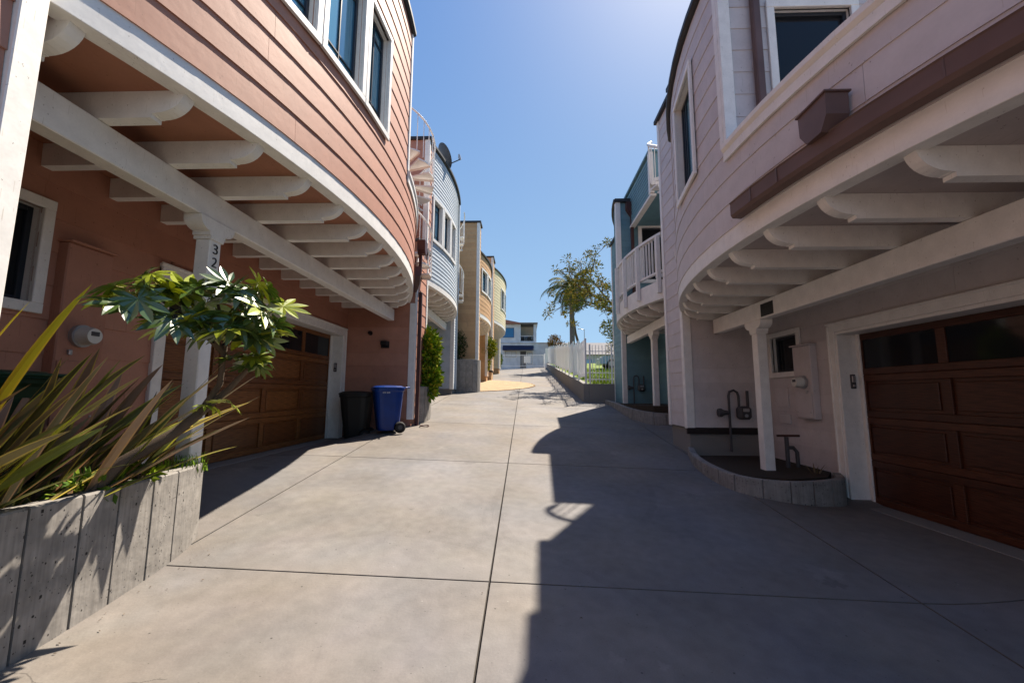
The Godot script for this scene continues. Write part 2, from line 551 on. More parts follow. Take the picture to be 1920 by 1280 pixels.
func build_ground() -> void:
	noise_a.seed = 4; noise_a.frequency = 0.035; noise_a.fractal_octaves = 4
	noise_b.seed = 8; noise_b.frequency = 0.02; noise_b.fractal_octaves = 3
	pads = [
		{"edge": -3.05, "flat": -4.25, "z0": 4.9, "z1": 9.7, "y": 0.80},
		{"edge": 3.05, "flat": 4.5, "z0": 0.2, "z1": 5.7, "y": 0.36},
		{"edge": -2.9, "flat": -3.6, "z0": 12.6, "z1": 17.0, "y": 1.72},
		{"edge": -2.6, "flat": -3.3, "z0": 20.2, "z1": 25.6, "y": 2.42},
		{"edge": 3.1, "flat": 4.2, "z0": 9.6, "z1": 12.6, "y": 1.08},
	]
	# the terrain: one sheet to the horizon, just under the paving
	var s := Shape.new()
	var xs := [-400.0, -120.0, -40.0, -14.0, -6.0, -3.0, 0.0, 3.0, 6.0, 14.0, 40.0, 120.0, 400.0]
	var zs := [-400.0, -100.0, -30.0, -14.0]
	for k in 26:
		zs.append(-14.0 + (k + 1) * 2.4)
	zs.append_array([70.0, 120.0, 400.0])
	for i in xs.size() - 1:
		for j in zs.size() - 1:
			var q := []
			for k in [[0, 0], [1, 0], [1, 1], [0, 1]]:
				var x: float = xs[i + k[0]]
				var Z: float = zs[j + k[1]]
				q.append(V(x, street_y(x, Z) - 0.42, Z))
			s.quad(q[0], q[1], q[2], q[3], Vector3.UP)
	setting("ground", s.mesh(), M.terrain)
	# dark earth seen in the joints between the slabs
	s = Shape.new()
	for j in 120:
		for i in 26:
			var q := []
			for k in [[0, 0], [1, 0], [1, 1], [0, 1]]:
				var x: float = -4.9 + (i + k[0]) * 0.385
				var Z: float = -7.5 + (j + k[1]) * 0.45
				q.append(V(x, ground_y(x, Z) - 0.035, Z))
			s.quad(q[0], q[1], q[2], q[3], Vector3.UP)
	var road := setting("driveway", s.mesh(), M.bed)
	var cols := [-4.75, -3.0, -0.28, 3.02, 4.95]
	var gap := 0.0085
	for row in range(-2, 13):
		var z0 := row * 3.5
		var z1 := z0 + 3.5
		for cidx in 4:
			var x0: float = cols[cidx]
			var x1: float = cols[cidx + 1]
			var cell := rng.randf_range(-0.014, 0.014)
			var nx := int(ceil((x1 - x0) / 0.22))
			var nz := int(ceil((z1 - z0) / (0.22 if z0 < 12 else 0.5)))
			s = Shape.new()
			s.colored = true
			var grid := []
			for j in nz + 1:
				var line := []
				for i in nx + 1:
					var x := lerpf(x0 + gap, x1 - gap, float(i) / nx)
					var Z := lerpf(z0 + gap, z1 - gap, float(j) / nz)
					line.append([V(x, ground_y(x, Z), Z), concrete_tint(x, Z, cell), x, Z])
				grid.append(line)
			for j in nz:
				for i in nx:
					var a = grid[j][i]; var b = grid[j][i + 1]; var d = grid[j + 1][i + 1]; var e = grid[j + 1][i]
					for t in [[a, b, d], [a, d, e]]:
						var st := s.v.size()
						var no := []
						for q in t:
							no.append(Vector3(-(ground_y(q[2] + 0.1, q[3]) - ground_y(q[2] - 0.1, q[3])) / 0.2, 1.0, (ground_y(q[2], q[3] + 0.1) - ground_y(q[2], q[3] - 0.1)) / 0.2).normalized())
						s.tri(t[0][0], t[1][0], t[2][0], no[0], no[1], no[2])
						for k in 3:
							for q in t:
								if s.v[st + k] == q[0]:
									s.c[st + k] = q[1]
			# rounded arris and edge faces
			s.tint = Color(0.2, 0.185, 0.17)
			for i in nx:
				for j in [0, nz]:
					var a: Vector3 = grid[j][i][0]
					var b: Vector3 = grid[j][i + 1][0]
					s.quad(a, b, b + Vector3.DOWN * 0.06, a + Vector3.DOWN * 0.06, Vector3(0, 0, 1 if j == 0 else -1))
			for j in nz:
				for i in [0, nx]:
					var a: Vector3 = grid[j][i][0]
					var b: Vector3 = grid[j + 1][i][0]
					s.quad(a, b, b + Vector3.DOWN * 0.06, a + Vector3.DOWN * 0.06, Vector3(-1 if i == 0 else 1, 0, 0))
			part(road, "concrete_slab", s.mesh(), M.slab)
	# tan clay pavers laid across the drive farther up
	s = Shape.new()
	s.colored = true
	for j in 84:
		for i in 20:
			var x := -3.25 + i * 0.205 + (0.1 if j % 2 else 0.0)
			var Z := 18.35 + j * 0.105
			if x > -2.9 + 3.4 * pow(sin(clampf((Z - 18.3) / 8.8, 0, 1) * PI), 0.7):
				continue
			s.tint = Color(0.44, 0.31, 0.18) * rng.randf_range(0.82, 1.14)
			into_box(s, V(x, ground_y(x, Z) + 0.012, Z), Vector3(0.197, 0.03, 0.097), 0.004, Basis(Vector3.RIGHT, atan(UPHILL)))
	as_stuff(part(road, "pavers", s.mesh(), M.paver))
	# dry leaves and grit blown against the walls
	s = Shape.new()
	s.colored = true
	for k in 150:
		var u := rng.randf()
		var x := 0.0
		var Z := 0.0
		if u < 0.3:
			x = -2.8 + absf(rng.randfn()) * 0.12; Z = rng.randf_range(1.0, 4.0)
		elif u < 0.6:
			x = rng.randf_range(-3.5, -2.55); Z = rng.randf_range(8.3, 9.5)
		elif u < 0.8:
			x = rng.randf_range(2.5, 2.78); Z = rng.randf_range(6.0, 8.2)
		else:
			x = rng.randf_range(-2.5, 2.6); Z = rng.randf_range(1.2, 12.0)
		var L := rng.randf_range(0.004, 0.014)
		var an := rng.randf() * TAU
		var d := Vector3(cos(an), 0, sin(an)) * L
		var w := Vector3(-sin(an), 0, cos(an)) * L * 0.4
		var b := V(x, ground_y(x, Z) + 0.006, Z)
		s.tint = Color(0.09, 0.06, 0.035) * rng.randf_range(0.5, 1.8)
		s.quad(b - d, b + w + Vector3.UP * L * 0.3, b + d, b - w + Vector3.UP * L * 0.2, Vector3.UP)
	as_stuff(part(road, "leaf_litter", s.mesh(), M.leaf))
	# the open lot beyond the fence
	s = Shape.new()
	for j in 22:
		for i in 16:
			var q := []
			for k in [[0, 0], [1, 0], [1, 1], [0, 1]]:
				var x: float = 2.42 + (i + k[0]) * 2.0
				var Z: float = 16.05 + (j + k[1]) * 2.0
				q.append(V(x, lot_y(x, Z), Z))
			s.quad(q[0], q[1], q[2], q[3], Vector3.UP)
	var lawn := setting("lawn", s.mesh(), M.lawn)
	# its blades
	var bl := Shape.new()
	bl.colored = true
	for k in 9000:
		var x := 2.6 + 6.5 * rng.randf()
		var Z := 16.2 + 13.0 * pow(rng.randf(), 1.6)
		var b := V(x, lot_y(x, Z), Z)
		var a := rng.randf() * TAU
		var d := Vector3(cos(a), 0, sin(a))
		var h := rng.randf_range(0.08, 0.24)
		var f := rng.randf_range(0.7, 1.3)
		bl.tint = Color(0.20 * f, 0.27 * f, 0.015 * f)
		bl.flat(b - d * 0.012, b + d * 0.012, b + Vector3(d.z, 0, -d.x) * 0.05 + Vector3.UP * h, Vector3(d.z, 0.3, -d.x))
	as_stuff(part(lawn, "grass", bl.mesh(), M.leaf))

func lot_y(x: float, Z: float) -> float:
	return UPHILL * minf(Z, 46.0) + 0.58 + 0.02 * sin(x * 1.3 + Z)

func build_sky_and_camera() -> void:
	var cam := Camera3D.new()
	cam.name = "camera"
	cam.position = Vector3(0, 1.83, 0)
	cam.rotation_degrees = Vector3(7.12, 1.83, 0.23)
	cam.fov = 78.45
	cam.far = 900.0
	cam.near = 0.05
	add_child(cam)
	cam.current = true
	var az := deg_to_rad(30.5)
	var el := deg_to_rad(53.7)
	var to_sun := Vector3(sin(az) * cos(el), sin(el), -cos(az) * cos(el))
	var sun := DirectionalLight3D.new()
	sun.name = "sun"
	sun.light_color = Color(1.0, 0.955, 0.89)
	sun.light_energy = SUN
	sun.light_angular_distance = 0.53
	sun.shadow_enabled = true
	add_child(sun)
	sun.look_at_from_position(Vector3.ZERO, -to_sun)
	# clear air: deep blue overhead, pale at the horizon, brighter round the sun
	var w := 512
	var h := 256
	var im := Image.create_empty(w, h, false, Image.FORMAT_RGBF)
	for y in h:
		var up := cos((y + 0.5) / h * PI)
		var side := sqrt(maxf(0.0, 1.0 - up * up))
		var t := pow(clampf(1.0 - up, 0, 1), 1.35)
		for x in w:
			var a := (x + 0.5) / w * TAU
			var d := Vector3(sin(a) * side, up, -cos(a) * side)
			var ang := rad_to_deg(acos(clampf(d.dot(to_sun), -1, 1)))
			var c := Color(0.035, 0.2, 0.62).lerp(Color(0.47, 0.72, 0.96), t)
			var g := exp(-ang / 10.5)
			c += Color(1.5, 1.2, 0.75) * g
			if up < 0.0:
				c = c.lerp(Color(0.2, 0.19, 0.17), clampf(-up * 6.0, 0, 1))
			im.set_pixel(x, y, c)
	var pm := PanoramaSkyMaterial.new()
	pm.panorama = ImageTexture.create_from_image(im)
	var sky := Sky.new()
	sky.sky_material = pm
	var env := Environment.new()
	env.background_mode = Environment.BG_SKY
	env.sky = sky
	env.background_energy_multiplier = SKY
	env.tonemap_mode = Environment.TONE_MAPPER_LINEAR
	env.tonemap_exposure = EXPOSURE
	env.sdfgi_enabled = true
	env.ssao_enabled = true
	env.ssil_enabled = true
	var we := WorldEnvironment.new()
	we.name = "world"
	we.environment = env
	add_child(we)

const SUN := 1.6
const SKY := 0.44
const EXPOSURE := 2.3

# ---------------------------------------------------------------- house pieces
func arc_x(H: Dictionary, Z: float) -> float:
	var d: float = Z - H.zc
	return H.xp + H.s * (H.R - sqrt(maxf(0.01, H.R * H.R - d * d)))

func arc(H: Dictionary, a: float, b: float, step: float = 0.4) -> PackedVector2Array:
	var out := PackedVector2Array()
	var k := maxi(2, int(ceil((b - a) / step)))
	for i in k + 1:
		var Z := lerpf(a, b, float(i) / k)
		out.append(Vector2(arc_x(H, Z), Z))
	return out

func clip_path(path: PackedVector2Array, along_z: bool, p0: float, p1: float) -> PackedVector2Array:
	var out := PackedVector2Array()
	for i in path.size() - 1:
		var a := path[i]
		var b := path[i + 1]
		var ta := a.y if along_z else a.x
		var tb := b.y if along_z else b.x
		if tb <= p0 or ta >= p1:
			continue
		var u0 := clampf((p0 - ta) / (tb - ta), 0, 1)
		var u1 := clampf((p1 - ta) / (tb - ta), 0, 1)
		if out.is_empty():
			out.append(a.lerp(b, u0))
		out.append(a.lerp(b, u1))
	return out

# lapped boards on a wall that follows a path (rising Z, or rising x); openings are [from, to, y0, y1]
func siding(parent: Node, path: PackedVector2Array, along_z: bool, side: float, y0: float, y1: float, expo: float, mats: Array, openings: Array = [], longest: float = 3.6, off: float = 0.0, called: String = "siding_board") -> void:
	var p_lo := path[0].y if along_z else path[0].x
	var p_hi := path[path.size() - 1].y if along_z else path[path.size() - 1].x
	var lap := 0.0125 if expo > 0.15 else 0.018
	if mats == M.red:
		lap = 0.0165
	var courses := int(round((y1 - y0) / expo))
	var step := (y1 - y0) / courses
	for k in courses:
		var ya := y0 + k * step
		var yb := ya + step
		var cuts := [p_lo]
		var p := p_lo + rng.randf_range(0.35, 1.0) * longest
		while p < p_hi - 0.4:
			cuts.append(p)
			p += longest * rng.randf_range(0.85, 1.0)
		cuts.append(p_hi)
		var runs := []
		for i in cuts.size() - 1:
			runs.append([cuts[i] + (0.0015 if i else 0.0), cuts[i + 1] - (0.0015 if i < cuts.size() - 2 else 0.0), ya, yb])
		for o in openings:
			var left := []
			for r in runs:
				if r[1] <= o[0] or r[0] >= o[1] or r[3] <= o[2] or r[2] >= o[3]:
					left.append(r); continue
				if r[0] < o[0]: left.append([r[0], o[0], r[2], r[3]])
				if r[1] > o[1]: left.append([o[1], r[1], r[2], r[3]])
				var m0 := maxf(r[0], o[0])
				var m1 := minf(r[1], o[1])
				if r[2] < o[2] - 0.01: left.append([m0, m1, r[2], o[2]])
				if r[3] > o[3] + 0.01: left.append([m0, m1, o[3], r[3]])
			runs = left
		for r in runs:
			if r[1] - r[0] < 0.02:
				continue
			var sub := clip_path(path, along_z, r[0], r[1])
			if sub.size() < 2:
				continue
			var s := Shape.new()
			var f: float = (r[2] - ya) / step
			into_sweep(s, sub, PackedVector2Array([Vector2(off - 0.012, r[2]), Vector2(off + lerpf(lap, 0.004, f), r[2]), Vector2(off + 0.004, r[3]), Vector2(off - 0.012, r[3])]), side)
			part(parent, called, s.mesh(), mats[rng.randi() % mats.size()])

# a window: white casing, deep jambs, dark sash, pane and glazing bars. Local +z looks out of the wall.
func window(parent: Node, at: Vector3, yaw: float, w: float, h: float, trim: float, depth: float, bars: Array, tmat: Material, pane: Material, proud: float = 0.035) -> MeshInstance3D:
	var s := Shape.new()
	for sg in [-1.0, 1.0]:
		into_box(s, Vector3(sg * (w + trim) / 2, 0, proud / 2), Vector3(trim, h, proud), 0.005)
		into_box(s, Vector3(0, sg * (h + trim) / 2, proud / 2 + 0.002), Vector3(w + 2 * trim, trim, proud), 0.005)
		into_box(s, Vector3(sg * (w / 2 + 0.013), 0, -depth / 2), Vector3(0.026, h + 0.05, depth - 0.002))
		into_box(s, Vector3(0, sg * (h / 2 + 0.013), -depth / 2 - 0.001), Vector3(w, 0.026, depth - 0.004))
	var o := part(parent, "window", s.mesh(), tmat, Transform3D(Basis(Vector3.UP, yaw), at))
	s = Shape.new()
	var f := 0.045
	for sg in [-1.0, 1.0]:
		into_box(s, Vector3(sg * (w - f) / 2, 0, -depth + 0.03), Vector3(f, h, 0.04), 0.004)
		into_box(s, Vector3(0, sg * (h - f) / 2, -depth + 0.031), Vector3(w - 2 * f, f, 0.04), 0.004)
	part(o, "sash", s.mesh(), M.sash)
	part(o, "pane", block(Vector3(w - f, h - f, 0.012), 0.0), pane, Transform3D(Basis(), Vector3(0, 0, -depth + 0.018)))
	for b in bars:
		if b[0] == "v":
			part(o, "glazing_bar", block(Vector3(0.022, h - 2 * f, 0.016), 0.003), M.sash, Transform3D(Basis(), Vector3(b[1] * (w / 2 - f), 0, -depth + 0.034)))
		else:
			part(o, "glazing_bar", block(Vector3(w - 2 * f, 0.022, 0.015), 0.003), M.sash, Transform3D(Basis(), Vector3(0, b[1] * (h / 2 - f), -depth + 0.034)))
	return o

# a sectional wooden garage door, glazed along the top
func garage_door(parent: Node, x: float, s_: float, za: float, zb: float, y0: float, y1: float, woods: Array) -> void:
	var w := zb - za
	var h := y1 - y0
	var yaw := PI / 2 if s_ < 0 else -PI / 2
	var at := V(x, y0, (za + zb) / 2)
	var door := part(parent, "garage_door", block(Vector3(w, h, 0.03), 0.0), woods[0], Transform3D(Basis(Vector3.UP, yaw), at + Vector3(0, h / 2, 0)))
	var rows := 4
	var cols := 4
	var rh := h / rows
	var cw := w / cols
	for r in rows:
		var yc := -h / 2 + (r + 0.5) * rh
		# rails of this section, with a gap to the next section
		for sg in [-1.0, 1.0]:
			part(door, "rail", block(Vector3(w - 0.004, 0.085, 0.03), 0.005), woods[rng.randi() % 3], Transform3D(Basis(), Vector3(0, yc + sg * (rh / 2 - 0.046), 0.03)))
		for cidx in cols + 1:
			var xs := -w / 2 + cidx * cw
			var ww := 0.11 if cidx > 0 and cidx < cols else 0.08
			if cidx == 0: xs += 0.04
			if cidx == cols: xs -= 0.04
			part(door, "stile", block(Vector3(ww, rh - 0.178, 0.028), 0.004), woods[rng.randi() % 3], Transform3D(Basis(), Vector3(xs, yc, 0.029)))
		for cidx in cols:
			var xc := -w / 2 + (cidx + 0.5) * cw
			if r == rows - 1:
				part(door, "pane", block(Vector3(cw - 0.1, rh - 0.175, 0.008), 0.0), M.dark_glass, Transform3D(Basis(), Vector3(xc, yc, 0.02)))
			else:
				part(door, "panel", block(Vector3(cw - 0.2, rh - 0.26, 0.022), 0.014), woods[rng.randi() % 3], Transform3D(Basis(), Vector3(xc, yc, 0.022)))

func joist_poly(length: float, depth: float) -> PackedVector2Array:
	var p := PackedVector2Array([Vector2(0, 0), Vector2(length - 0.24, 0), Vector2(length - 0.24, 0.032), Vector2(length - 0.215, 0.032)])
	for k in 9:
		var t := k / 8.0 * PI / 2
		p.append(Vector2(length - 0.215 + 0.215 * sin(t), depth - (depth - 0.036) * cos(t)))
	p.append(Vector2(0, depth))
	return p

func capital_poly(half: float, wide: float, high: float) -> PackedVector2Array:
	var p := PackedVector2Array()
	var right := []
	right.append(Vector2(half + 0.012, 0)); right.append(Vector2(half + 0.012, 0.035)); right.append(Vector2(half + 0.03, 0.035)); right.append(Vector2(half + 0.03, 0.06))
	for k in 7:
		var t := k / 6.0 * PI / 2
		right.append(Vector2(half + 0.03 + (wide - half - 0.03) * sin(t), 0.075 + (high - 0.095) * (1.0 - cos(t))))
	right.append(Vector2(wide, high))
	for q in right:
		p.append(q)
	for i in range(right.size() - 1, -1, -1):
		p.append(Vector2(-right[i].x, right[i].y))
	return p

# ---------------------------------------------------------------- a house with a bowed upper floor over a recessed garage
func bay_house(H: Dictionary) -> Node3D:
	var s: float = H.s
	var out := -s          # towards the street along x
	var side := -s         # sweep side for paths of rising Z
	var body: Array = H.body
	var o := thing(H.name, H.label, "house", V(H.xw, H.pad, (H.z0 + H.z1) / 2))
	var holder := Node3D.new()
	# parts are written in world coordinates, so the thing's origin is taken out again by each part
	o.position = Vector3.ZERO
	holder.free()
	var z0: float = H.z0
	var z1: float = H.z1
	var lip: float = H.lip
	var deck: float = H.deck
	var xw: float = H.xw
	var xb: float = H.xb
	var trim: Material = H.get("trim", M.white)
	# soffit and floor
	var sh := Shape.new()
	var poly := arc(H, z0, z1)
	poly.append(Vector2(xw, z1)); poly.append(Vector2(xw, z0))
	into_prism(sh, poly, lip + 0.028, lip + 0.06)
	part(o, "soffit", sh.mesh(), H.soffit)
	sh = Shape.new()
	var inset := PackedVector2Array()
	for q in arc(H, z0, z1):
		inset.append(Vector2(q.x - out * 0.15, q.y))
	poly = inset.duplicate()
	poly.append(Vector2(xb, z1)); poly.append(Vector2(xb, z0))
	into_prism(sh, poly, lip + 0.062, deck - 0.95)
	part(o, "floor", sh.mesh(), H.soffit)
	# the storey under the roof
	var u0: float = H.u0
	var u1: float = H.u1
	sh = Shape.new()
	poly = PackedVector2Array()
	for q in arc(H, u0 + 0.16, u1 - 0.02):
		poly.append(Vector2(q.x - out * 0.15, q.y))
	poly.append(Vector2(xb, u1 - 0.02)); poly.append(Vector2(xb, u0 + 0.16))
	into_prism(sh, poly, deck - 0.949, H.roof)
	part(o, "wall", sh.mesh(), body[0])
	# parapet of the deck
	for r in [[z0, u0], [u1, z1]]:
		if r[1] - r[0] < 0.15:
			continue
		var pa := arc(H, r[0], r[1])
		if H.get("open_deck", false):
			continue
		sweep(o, "parapet", body[0], pa, rect(-0.15, -0.013, deck - 0.96, deck - 0.003), side)
		sweep(o, "coping", trim, pa, PackedVector2Array([Vector2(-0.2, deck), Vector2(0.05, deck), Vector2(0.075, deck + 0.035), Vector2(0.075, deck + 0.085), Vector2(0.045, deck + 0.1), Vector2(-0.2, deck + 0.1)]), side)
		sweep(o, "coping", trim, pa, rect(0.024, 0.05, deck - 0.1, deck - 0.002), side)
	# white band at the foot of the bow
	var bh: float = H.get("band", 0.2)
	var zs := z0
	while zs < z1 - 0.05:
		var ze := minf(zs + 4.2, z1)
		sweep(o, "band", trim, arc(H, zs + 0.0015, ze - 0.0015), PackedVector2Array([Vector2(-0.12, lip), Vector2(0.012, lip), Vector2(0.016, lip + 0.004), Vector2(0.016, lip + bh), Vector2(-0.12, lip + bh)]), side)
		zs = ze
	# lapped boards on the bow
	var openings := []
	for wv in H.wins:
		openings.append([wv[0], wv[1], wv[2], wv[3]])
	var e: float = H.expo
	if H.get("open_deck", false):
		pass
	else:
		siding(o, arc(H, z0, z1), true, side, lip + bh, deck - 0.002, e, body, openings, 3.6, 0.012)
	siding(o, arc(H, u0, u1), true, side, deck, H.roof, e, body, openings, 3.6, 0.012)
	# roof edge
	sweep(o, "roof_edge", M.dark_cap, arc(H, u0 - 0.05, u1 + 0.05), PackedVector2Array([Vector2(-0.3, H.roof), Vector2(0.05, H.roof), Vector2(0.09, H.roof + 0.03), Vector2(0.09, H.roof + 0.1), Vector2(-0.3, H.roof + 0.1)]), side)
	# windows sit on chords of the bow
	for wv in H.wins:
		var pa := Vector2(arc_x(H, wv[0]), wv[0])
		var pb := Vector2(arc_x(H, wv[1]), wv[1])
		var mid := (pa + pb) / 2
		var t := (pb - pa).normalized()
		var nrm := Vector2(t.y, -t.x) * side
		var yaw := atan2(nrm.x, -nrm.y)
		window(o, V(mid.x + nrm.x * 0.03, (wv[2] + wv[3]) / 2, mid.y + nrm.y * 0.03), yaw, pa.distance_to(pb), wv[3] - wv[2], H.get("wtrim", 0.1), 0.13, H.get("bars", [["v", 0.06], ["h", 0.74], ["h", -0.7]]), trim, M.glass)
	# joists with scrolled ends
	var jd: float = H.get("jd", 0.21)
	var zj: float = H.jz
	while zj < z1 - 0.06:
		if zj > z0 + 0.1:
			var tip: float = arc_x(H, zj) - out * 0.06
			sh = Shape.new()
			into_plate(sh, joist_poly(absf(tip - xw), jd), V(xw, lip + 0.026 - jd, zj), Vector3(out, 0, 0), Vector3(0, 0, 1), 0.09)
			part(o, "joist", sh.mesh(), trim)
		zj += H.jstep
	# beam on its post
	var bt := lip + 0.024 - jd
	var bd: float = H.get("bd", 0.27)
	var bx: float = H.bx
	span(o, "beam", trim, Vector3(bx - 0.075, bt - bd, H.get("bz0", z0 + 0.05)), Vector3(bx + 0.075, bt, H.get("bz1", z1 - 0.12)), 0.008)
	for pz in H.posts:
		sh = Shape.new()
		into_plate(sh, capital_poly(0.075, 0.23, 0.2), V(bx, bt - bd - 0.202, pz), Vector3(0, 0, -1), Vector3(1, 0, 0), 0.18)
		part(o, "capital", sh.mesh(), trim)
		span(o, "post", trim, Vector3(bx - 0.075, H.post_foot, pz - 0.075), Vector3(bx + 0.075, bt - bd - 0.2, pz + 0.075), 0.008)
	# the recessed garage wall
	var d0: float = H.door[0]
	var d1: float = H.door[1]
	var dtop: float = H.pad + H.door[2]
	var foot: float = H.get("foot", H.pad)
	var rec := 0.3
	var back := xw + s * rec
	var opens := [[d0 - 0.02, d1 + 0.02, foot - 1.0, dtop + 0.02]]
	for hw in H.get("wall_wins", []):
		opens.append([hw[0], hw[1], hw[2], hw[3]])
	siding(o, PackedVector2Array([Vector2(xw, z0), Vector2(xw, z1)]), true, side, foot + 0.12, bt + jd, H.get("wexpo", e), body, opens, 4.2, 0.0)
	span(o, "wall", body[0], Vector3(xw + s * 0.16, foot - 0.5, z0), Vector3(back, lip + 0.027, d0 - 0.14), 0.0)
	span(o, "wall", body[0], Vector3(xw + s * 0.16, foot - 0.5, d1 + 0.14), Vector3(back, lip + 0.027, z1), 0.0)
	span(o, "wall", body[0], Vector3(xw + s * 0.16, dtop + 0.14, d0 - 0.139), Vector3(back, lip + 0.027, d1 + 0.139), 0.0)
	span(o, "wall", body[0], Vector3(back + s * 0.1, H.pad - 0.6, z0), Vector3(xb, lip + 0.027, z1), 0.0)
	for hw in H.get("wall_wins", []):
		window(o, V(xw + out * 0.012, (hw[2] + hw[3]) / 2, (hw[0] + hw[1]) / 2), PI / 2 if s < 0 else -PI / 2, hw[1] - hw[0], hw[3] - hw[2], 0.09, 0.12, [], trim, M.dark_glass)
	# door casing: jambs, head, stops and face boards
	sh = Shape.new()
	for dz in [[d0, -1.0], [d1, 1.0]]:
		into_box(sh, V(xw + s * 0.14, (H.pad + dtop) / 2, dz[0] + dz[1] * 0.02), Vector3(0.33, dtop - H.pad, 0.04), 0.004)
		into_box(sh, V(xw + out * 0.018, (H.pad + dtop) / 2 + 0.065, dz[0] + dz[1] * 0.105), Vector3(0.036, dtop - H.pad + 0.13, 0.13), 0.006)
		into_box(sh, V(xw + out * 0.04, (H.pad + dtop) / 2 + 0.065, dz[0] + dz[1] * 0.155), Vector3(0.02, dtop - H.pad + 0.13, 0.03), 0.005)
		into_box(sh, V(xw + s * 0.245, (H.pad + dtop) / 2, dz[0] - dz[1] * 0.03), Vector3(0.03, dtop - H.pad, 0.06), 0.004)
	into_box(sh, V(xw + s * 0.14, dtop + 0.021, (d0 + d1) / 2), Vector3(0.33, 0.042, d1 - d0 + 0.076), 0.004)
	into_box(sh, V(xw + out * 0.019, dtop + 0.108, (d0 + d1) / 2), Vector3(0.04, 0.13, d1 - d0 + 0.34), 0.006)
	into_box(sh, V(xw + out * 0.042, dtop + 0.165, (d0 + d1) / 2), Vector3(0.03, 0.03, d1 - d0 + 0.36), 0.005)
	part(o, "garage_casing", sh.mesh(), trim)
	garage_door(o, back - s * 0.005, s, d0, d1, H.pad + 0.01, dtop, H.wood)
	# threshold
	span(o, "threshold", M.plain_concrete, Vector3(xw + s * 0.3, H.pad - 0.1, d0), Vector3(xw + out * 0.02, H.pad + 0.008, d1), 0.004)
	# far wing: return wall under the bow, facing down the alley
	var wx: float = H.wing_x
	var w1: float = H.wing_z1
	var lo_x := minf(xw, wx)
	var hi_x := maxf(xw, wx)
	if H.get("wing", true):
		var wtop: float = H.get("wing_top", deck)
		siding(o, PackedVector2Array([Vector2(lo_x, z1), Vector2(hi_x, z1)]), false, 1.0, H.wing_foot, bt + jd, H.get("wexpo", e), body, [], 4.2, 0.0)
		siding(o, PackedVector2Array([Vector2(wx, z1 + 0.1), Vector2(wx, w1 - 0.08)]), true, side, H.wing_foot, wtop, e, body, [], 4.2, 0.0)
		span(o, "wall", body[0], Vector3(xb, H.wing_foot, z1 + 0.013), Vector3(wx - out * 0.013, wtop, w1), 0.0)
		span(o, "foundation", H.base, Vector3(xb, H.wing_foot - 0.9, z1 + 0.02), Vector3(wx - out * 0.03, H.wing_foot - 0.002, w1), 0.0)
		# corner boards
		span(o, "corner_board", trim, Vector3(wx - out * 0.12, H.wing_foot - 0.02, z1 - 0.03), Vector3(wx + out * 0.034, lip - 0.01 + (0.0 if wtop > lip else 0.0), z1 - 0.001), 0.006)
		span(o, "corner_board", trim, Vector3(wx - out * 0.01, H.wing_foot - 0.02, z1), Vector3(wx + out * 0.033, wtop, z1 + 0.1), 0.006)
		span(o, "corner_board", trim, Vector3(wx - out * 0.01, H.wing_foot - 0.02, w1 - 0.08), Vector3(wx + out * 0.032, wtop, w1 + 0.03), 0.006)
		span(o, "roof_edge", M.dark_cap, Vector3(xb, wtop, z1 - 0.02), Vector3(wx + out * 0.08, wtop + 0.08, w1 + 0.08), 0.0)
	return o

# moves a thing built in world coordinates so that its node stands at its base
func rehome(o: Node3D, base: Vector3) -> Node3D:
	for k in o.get_children():
		(k as Node3D).position -= base
	o.position = base
	return o

func tower(o: Node3D, x_in: float, x_out: float, za: float, zb: float, y0: float, y1: float, expo: float, body: Array, base: Material, base_y: float) -> void:
	var s := -1.0 if x_out < 0 else 1.0
	var lo := minf(x_in, x_out)
	var hi := maxf(x_in, x_out)
	span(o, "wall", body[0], Vector3(x_in, y0, za + 0.013), Vector3(x_out + s * 0.013, y1, zb - 0.01), 0.0)
	siding(o, PackedVector2Array([Vector2(lo, za), Vector2(hi, za)]), false, 1.0, y0, y1, expo, body, [], 4.2)
	siding(o, PackedVector2Array([Vector2(x_out, za + 0.09), Vector2(x_out, zb)]), true, -s, y0, y1, expo, body, [], 4.2)
	span(o, "corner_board", M.white, Vector3(x_out + s * 0.11, y0, za - 0.03), Vector3(x_out - s * 0.032, y1, za), 0.006)
	span(o, "corner_board", M.white, Vector3(x_out, y0, za + 0.001), Vector3(x_out - s * 0.033, y1, za + 0.1), 0.006)
	span(o, "roof_edge", M.dark_cap, Vector3(x_in, y1, za - 0.06), Vector3(x_out - s * 0.08, y1 + 0.09, zb + 0.03), 0.004)
	if base_y < y0:
		span(o, "foundation", base, Vector3(x_in, base_y - 0.4, za + 0.03), Vector3(x_out + s * 0.03, y0 - 0.002, zb), 0.0)

func downspout(o: Node3D, x: float, Z: float, y0: float, y1: float, m: Material, w: float = 0.07) -> void:
	span(o, "downspout", m, Vector3(x - w / 2, y0, Z - w / 2), Vector3(x + w / 2, y1, Z + w / 2), 0.012)

